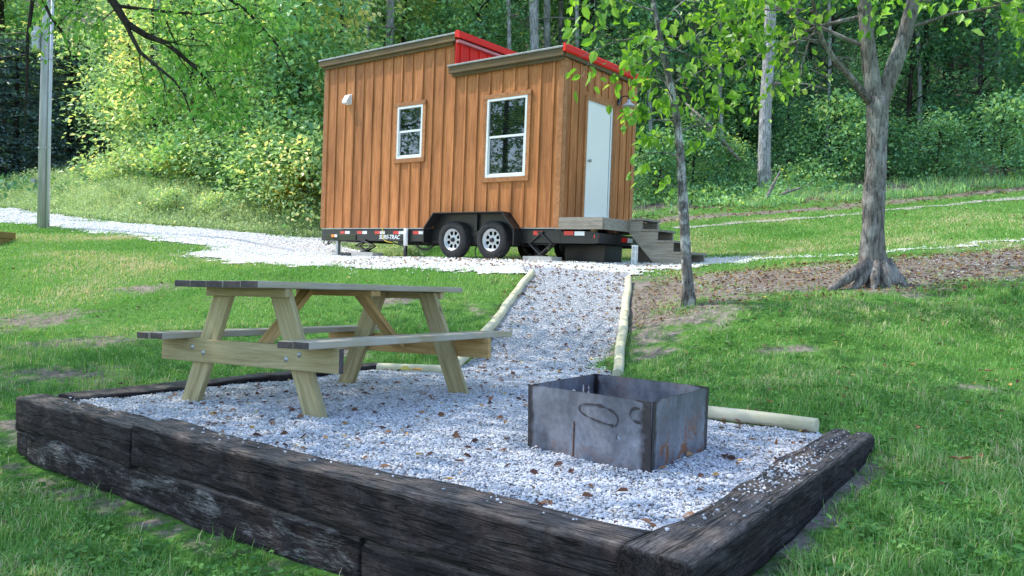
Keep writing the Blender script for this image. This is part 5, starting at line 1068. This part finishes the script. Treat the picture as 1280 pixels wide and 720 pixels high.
def twig_leaves(name, tips, per, size, mat, rng, parent, spread=.09, hang=.5, asp=.62, tint=(.5, .22), oval=True):
    P = np.array([tuple(p) for p, d in tips]); D = np.array([tuple(d) for p, d in tips]); P = np.repeat(P, per, 0); D = np.repeat(D, per, 0); n = len(P)
    P = P+rng.normal(0, spread, (n, 3)); ax = nrm(D*.6+rng.normal(0, .6, (n, 3))+[0, 0, -hang]); nn = nrm(rng.normal(0, .55, (n, 3))+[0, 0, .8])
    return leaves(name, P, ax, nn, size*rng.uniform(.6, 1.25, n), mat, np.clip(rng.normal(tint[0], tint[1], n), 0, 1), asp, parent, oval=oval)
# slim sapling right of the path
sp = empty('sapling', SAP, None, 'slim blotchy barked sapling with bright green leaves between the path and the lawn', 'tree')
def sl(u, v, y=8.84): return at(u, v, y)-SAP
G1 = Grow(4); trk = [sl(861, 386), sl(860, 360), sl(858, 330), sl(856, 295), sl(854, 250), sl(851, 200), sl(846, 150), sl(838, 105), sl(828, 60), sl(818, 10), sl(806, -60), sl(800, -130)]; rr = [.085, .062, .056, .053, .05, .046, .042, .036, .03, .026, .018, .008]
G1.mb.tube(trk, rr, 14, wob=.3)
for a in (.3, 2.2, 4.1, 5.4): G1.mb.tube([sl(861, 380), sl(861, 386)+Vector((math.cos(a)*.10, math.sin(a)*.10, -.01)), sl(861, 386)+Vector((math.cos(a)*.2, math.sin(a)*.2, -.06))], [.045, .03, .01], 7)
for i, (u, v, dx, dy, dz, L, r) in enumerate([(846, 150, -.9, -.2, .0, .5, .011), (848, 165, .75, .3, .3, .55, .012), (850, 195, -.7, .5, .1, .5, .010), (840, 112, -.6, .5, .55, .6, .013), (838, 105, .9, -.4, .35, .8, .015), (834, 85, -.7, -.8, .5, .55, .012), (830, 66, 1, .3, .25, .9, .014), (826, 50, -1, .3, .3, .95, .014), (822, 30, .6, -.8, .2, .9, .014), (820, 15, -.9, -.4, .1, 1.0, .013), (815, -10, .9, .4, 0, 1., .013), (810, -35, -.9, .2, 0, .95, .012), (806, -60, .8, -.5, 0, .9, .012), (803, -90, -.7, -.5, .1, .8, .01), (853, 235, -.8, -.3, .2, .32, .006), (842, 125, -.5, -.9, .2, .5, .011), (836, 95, .3, .95, .2, .8, .012), (828, 58, .75, -.3, -.1, .75, .01)]):
    G1.limb(sl(u, v), (dx, dy, dz), L, r, 2 if L > .4 else 1, -.05, 3, .15)
G1.mb.build('trunk', MT['bark_slim'], sp, smooth=True, fix=False); G1.tips = [t for k, t in enumerate(G1.tips) if k % 5]
twig_leaves('foliage', G1.tips, 1, .118, MT['leaf_sap'], np.random.default_rng(3), sp, .05, .75, .68, (.55, .25))
# broad forked tree on the right
bt = empty('forked_tree', BIGT, None, 'large forked grey barked tree with spreading roots on the right lawn', 'tree')
def bl_(u, v, y=9.5): return at(u, v, y)-BIGT
G2 = Grow(8); m = G2.mb
m.tube([bl_(1096, 372), bl_(1096, 352), bl_(1093, 335), bl_(1090, 315), bl_(1091, 285), bl_(1093, 250), bl_(1095, 210), bl_(1096, 170), bl_(1096, 138), bl_(1096, 122)], [.235, .195, .165, .142, .127, .118, .113, .113, .124, .122], 26, wob=.22)
m.tube([bl_(1098, 150), bl_(1093, 120), bl_(1088, 85), bl_(1084, 45), bl_(1080, 0), bl_(1074, -60), bl_(1070, -130)], [.08, .092, .088, .083, .078, .07, .058], 18, wob=.18)
m.tube([bl_(1096, 150), bl_(1104, 120), bl_(1117, 85), bl_(1130, 48), bl_(1142, 0), bl_(1160, -70), bl_(1170, -140)], [.08, .092, .086, .081, .076, .068, .055], 18, wob=.18)
m.tube([bl_(1090, 132), bl_(1076, 112, 9.4), bl_(1062, 95, 9.3), bl_(1046, 78, 9.2), bl_(1028, 50, 9.1), bl_(1020, 20, 9.0), bl_(1012, -20, 8.9), bl_(1000, -60, 8.8)], [.048, .04, .034, .03, .026, .022, .018, .012], 12, wob=.15)
for u, v, y, r in ((1128, 352, 9.4, .075), (1036, 367, 9.2, .05), (1092, 374, 9.2, .05), (1068, 363, 9.3, .055), (1114, 360, 9.3, .07), (1130, 340, 9.8, .06), (1068, 346, 9.8, .05)):
    e = bl_(u, v, y); e.z = hz1(e.x+BIGT.x, e.y+BIGT.y)-BIGT.z+.0; s0 = bl_(1094, 330); s0 = Vector((s0.x*.5+e.x*.18, s0.y+e.y*.18-.02, s0.z)); mid = s0.lerp(e, .6); mid.z = max(e.z+.03, s0.z*.22)
    m.tube([s0, mid, e+Vector((0, 0, -.01)), e+(e-s0)*.4+Vector((.03, -.02, -.10))], [r*1.5, r*1.2, r*.6, r*.15], 10, wob=.4)
for i, (u, v, y, dx, dy, dz, L, r, lev) in enumerate([(1086, 60, 9.5, -1, -.2, .25, 1.6, .03, 2), (1083, 20, 9.5, -.8, .5, .2, 1.7, .03, 2), (1030, 52, 9.1, -1, -.3, .1, 1.1, .018, 2), (1020, 15, 9., -.9, .1, .0, 1.1, .018, 2), (1012, -20, 8.9, -.8, -.5, -.1, 1.2, .016, 2), (1012, -15, 8.9, .5, -.6, -.1, 1., .014, 2), (1135, 35, 9.5, .9, -.4, .1, 1.5, .024, 2), (1142, 0, 9.5, .9, .3, .2, 1.7, .026, 2), (1078, -25, 9.5, -1, -.5, .1, 1.8, .03, 2), (1078, -20, 9.5, .3, -1, .1, 1.4, .025, 2), (1150, -35, 9.5, 1, -.3, 0, 1.9, .03, 2), (1074, -60, 9.5, -1, .1, .15, 2.4, .04, 3), (1160, -70, 9.5, 1, .2, .2, 2.4, .04, 3), (1165, -100, 9.5, .3, -1, .2, 2.4, .035, 3), (1070, -130, 9.5, -.3, .6, 1, 2.6, .05, 3), (1170, -140, 9.5, .5, -.3, 1, 2.6, .05, 3), (1071, -110, 9.5, -.5, -.9, .3, 2.4, .04, 3)]):
    G2.limb(bl_(u, v, y), (dx, dy, dz), L, r, lev, -.02 if v > -50 else .1, 3, .15)
m.build('trunk', MT['bark'], bt, smooth=True, fix=False); rng = np.random.default_rng(9)
twig_leaves('foliage', G2.tips, 3, .098, MT['leaf_sap'], rng, bt, .07, .55, .6, (.5, .25))
cc = crown_centers(52, 4.2, 3.8, 10.5, rng); cc[:, 0] += .3
p, ax, nn, sz, tn = sprays(cc, 120, 1.1, .5, .13, rng); leaves('upper_crown', p, ax, nn, sz, MT['leaf_over'], np.clip(.45+tn+rng.normal(0, .2, len(p)), 0, 1), .6, bt)
# tree leaning in from the left, outside the frame, with boughs hanging into view
OT = Vector((-7.6, 7.2, hz1(-7.6, 7.2))); ot = empty('overhanging_tree', OT, None, 'tree at the upper left whose dark boughs and bright leaves hang into view', 'tree')
G3 = Grow(15); m = G3.mb
def ol(u, v, y=6.6): return at(u, v, y)-OT
m.tube([(0, 0, -.2), (.05, 0, .6), (.1, -.05, 2.), (.25, -.1, 3.6), (.35, -.15, 5.2), (.4, -.2, 7.5)], [.36, .27, .24, .21, .17, .08], 18, wob=.2)
m.tube([Vector((.25, -.1, 3.6)), ol(20, -140), ol(80, -70), ol(140, 0), ol(158, 29), ol(182, 44), ol(208, 54), ol(232, 74), ol(250, 90), ol(268, 112)], [.10, .06, .05, .034, .030, .026, .022, .016, .012, .006], 9)
m.tube([ol(150, 15), ol(163, 42), ol(175, 65), ol(195, 82), ol(217, 100), ol(230, 118), ol(238, 140), ol(246, 160)], [.022, .018, .016, .013, .011, .008, .006, .003], 7)
m.tube([ol(20, -140), ol(44, -40), ol(40, 5), ol(34, 50), ol(34, 95), ol(31, 158)], [.03, .018, .016, .014, .011, .004], 7); m.tube([ol(40, -60), ol(54, 0), ol(64, 22), ol(79, 42), ol(84, 56), ol(90, 74)], [.02, .014, .012, .01, .007, .003], 6)
m.tube([ol(60, -80), ol(110, -20), ol(150, 8), ol(200, 14), ol(250, 18), ol(300, 10)], [.03, .02, .016, .012, .009, .004], 7); m.tube([ol(80, -70), ol(190, -50), ol(260, -20), ol(310, 15), ol(350, 60), ol(365, 95)], [.03, .022, .018, .014, .009, .003], 7)
for i, (u, v, dx, dy, dz, L) in enumerate([(158, 29, .9, -.3, -.4, .6), (182, 44, .8, .4, -.5, .6), (208, 54, 1, -.2, -.1, .6), (208, 54, .4, .3, -.9, .5), (232, 74, 1, .2, -.2, .5), (250, 90, .9, -.3, -.3, .5), (250, 92, .2, .2, -1, .4), (175, 65, -.2, .3, -.9, .35), (195, 82, .6, -.4, -.7, .45), (217, 100, .5, .4, -.8, .45), (230, 118, .9, -.1, -.4, .4), (200, 14, .5, .2, -.8, .5), (250, 18, .8, -.3, -.5, .6), (300, 10, .7, .2, -.6, .35), (260, -20, .6, -.4, -.4, .5), (310, 15, -.2, -.5, -.8, .3), (150, 8, -.6, .3, -.5, .4), (120, -20, -.3, -.4, -.6, .5), (90, -20, -.5, .4, -.4, .5), (230, 16, .1, .5, -.8, .45), (330, 35, -.8, .1, -.6, .25)]):
    G3.limb(ol(u, v), (dx, dy, dz), L*1.15, .007, 1, -.12, 4, .16)
m.build('trunk', MT['bark_dark'], ot, smooth=True, fix=False); rng = np.random.default_rng(31)
twig_leaves('foliage', G3.tips, 5, .055, MT['leaf_over'], rng, ot, .05, .5, .5, (.55, .25))
cc = crown_centers(185, 5.1, 3.9, 9.5, rng); cc += [1.3, -1.3, 0]; w_ = cc+np.array(OT); vis = (w_[:, 2]-Z0) < .40*w_[:, 1]+1.0; cc[vis, 2] += 2.2
p, ax, nn, sz, tn = sprays(cc, 150, 1.15, .5, .13, rng); leaves('upper_crown', p, ax, nn, sz, MT['leaf_over'], np.clip(.45+tn+rng.normal(0, .2, len(p)), 0, 1), .55, ot)

for i, (x, y, s) in enumerate(((-17.5, 10.5, .9), (-21, 7.5, 1.), (-24, 12.5, 1.1), (-27, 6, 1.1), (-19.5, 14.5, .7))):
    plant('yard_tree', 'tall', 100+i % 4, 'leaf_mid', 'bark_dark', x, y, s, i*1.3, 'tree left of the lawn mirrored in the house windows', 'tree', 'trees left of the lawn')
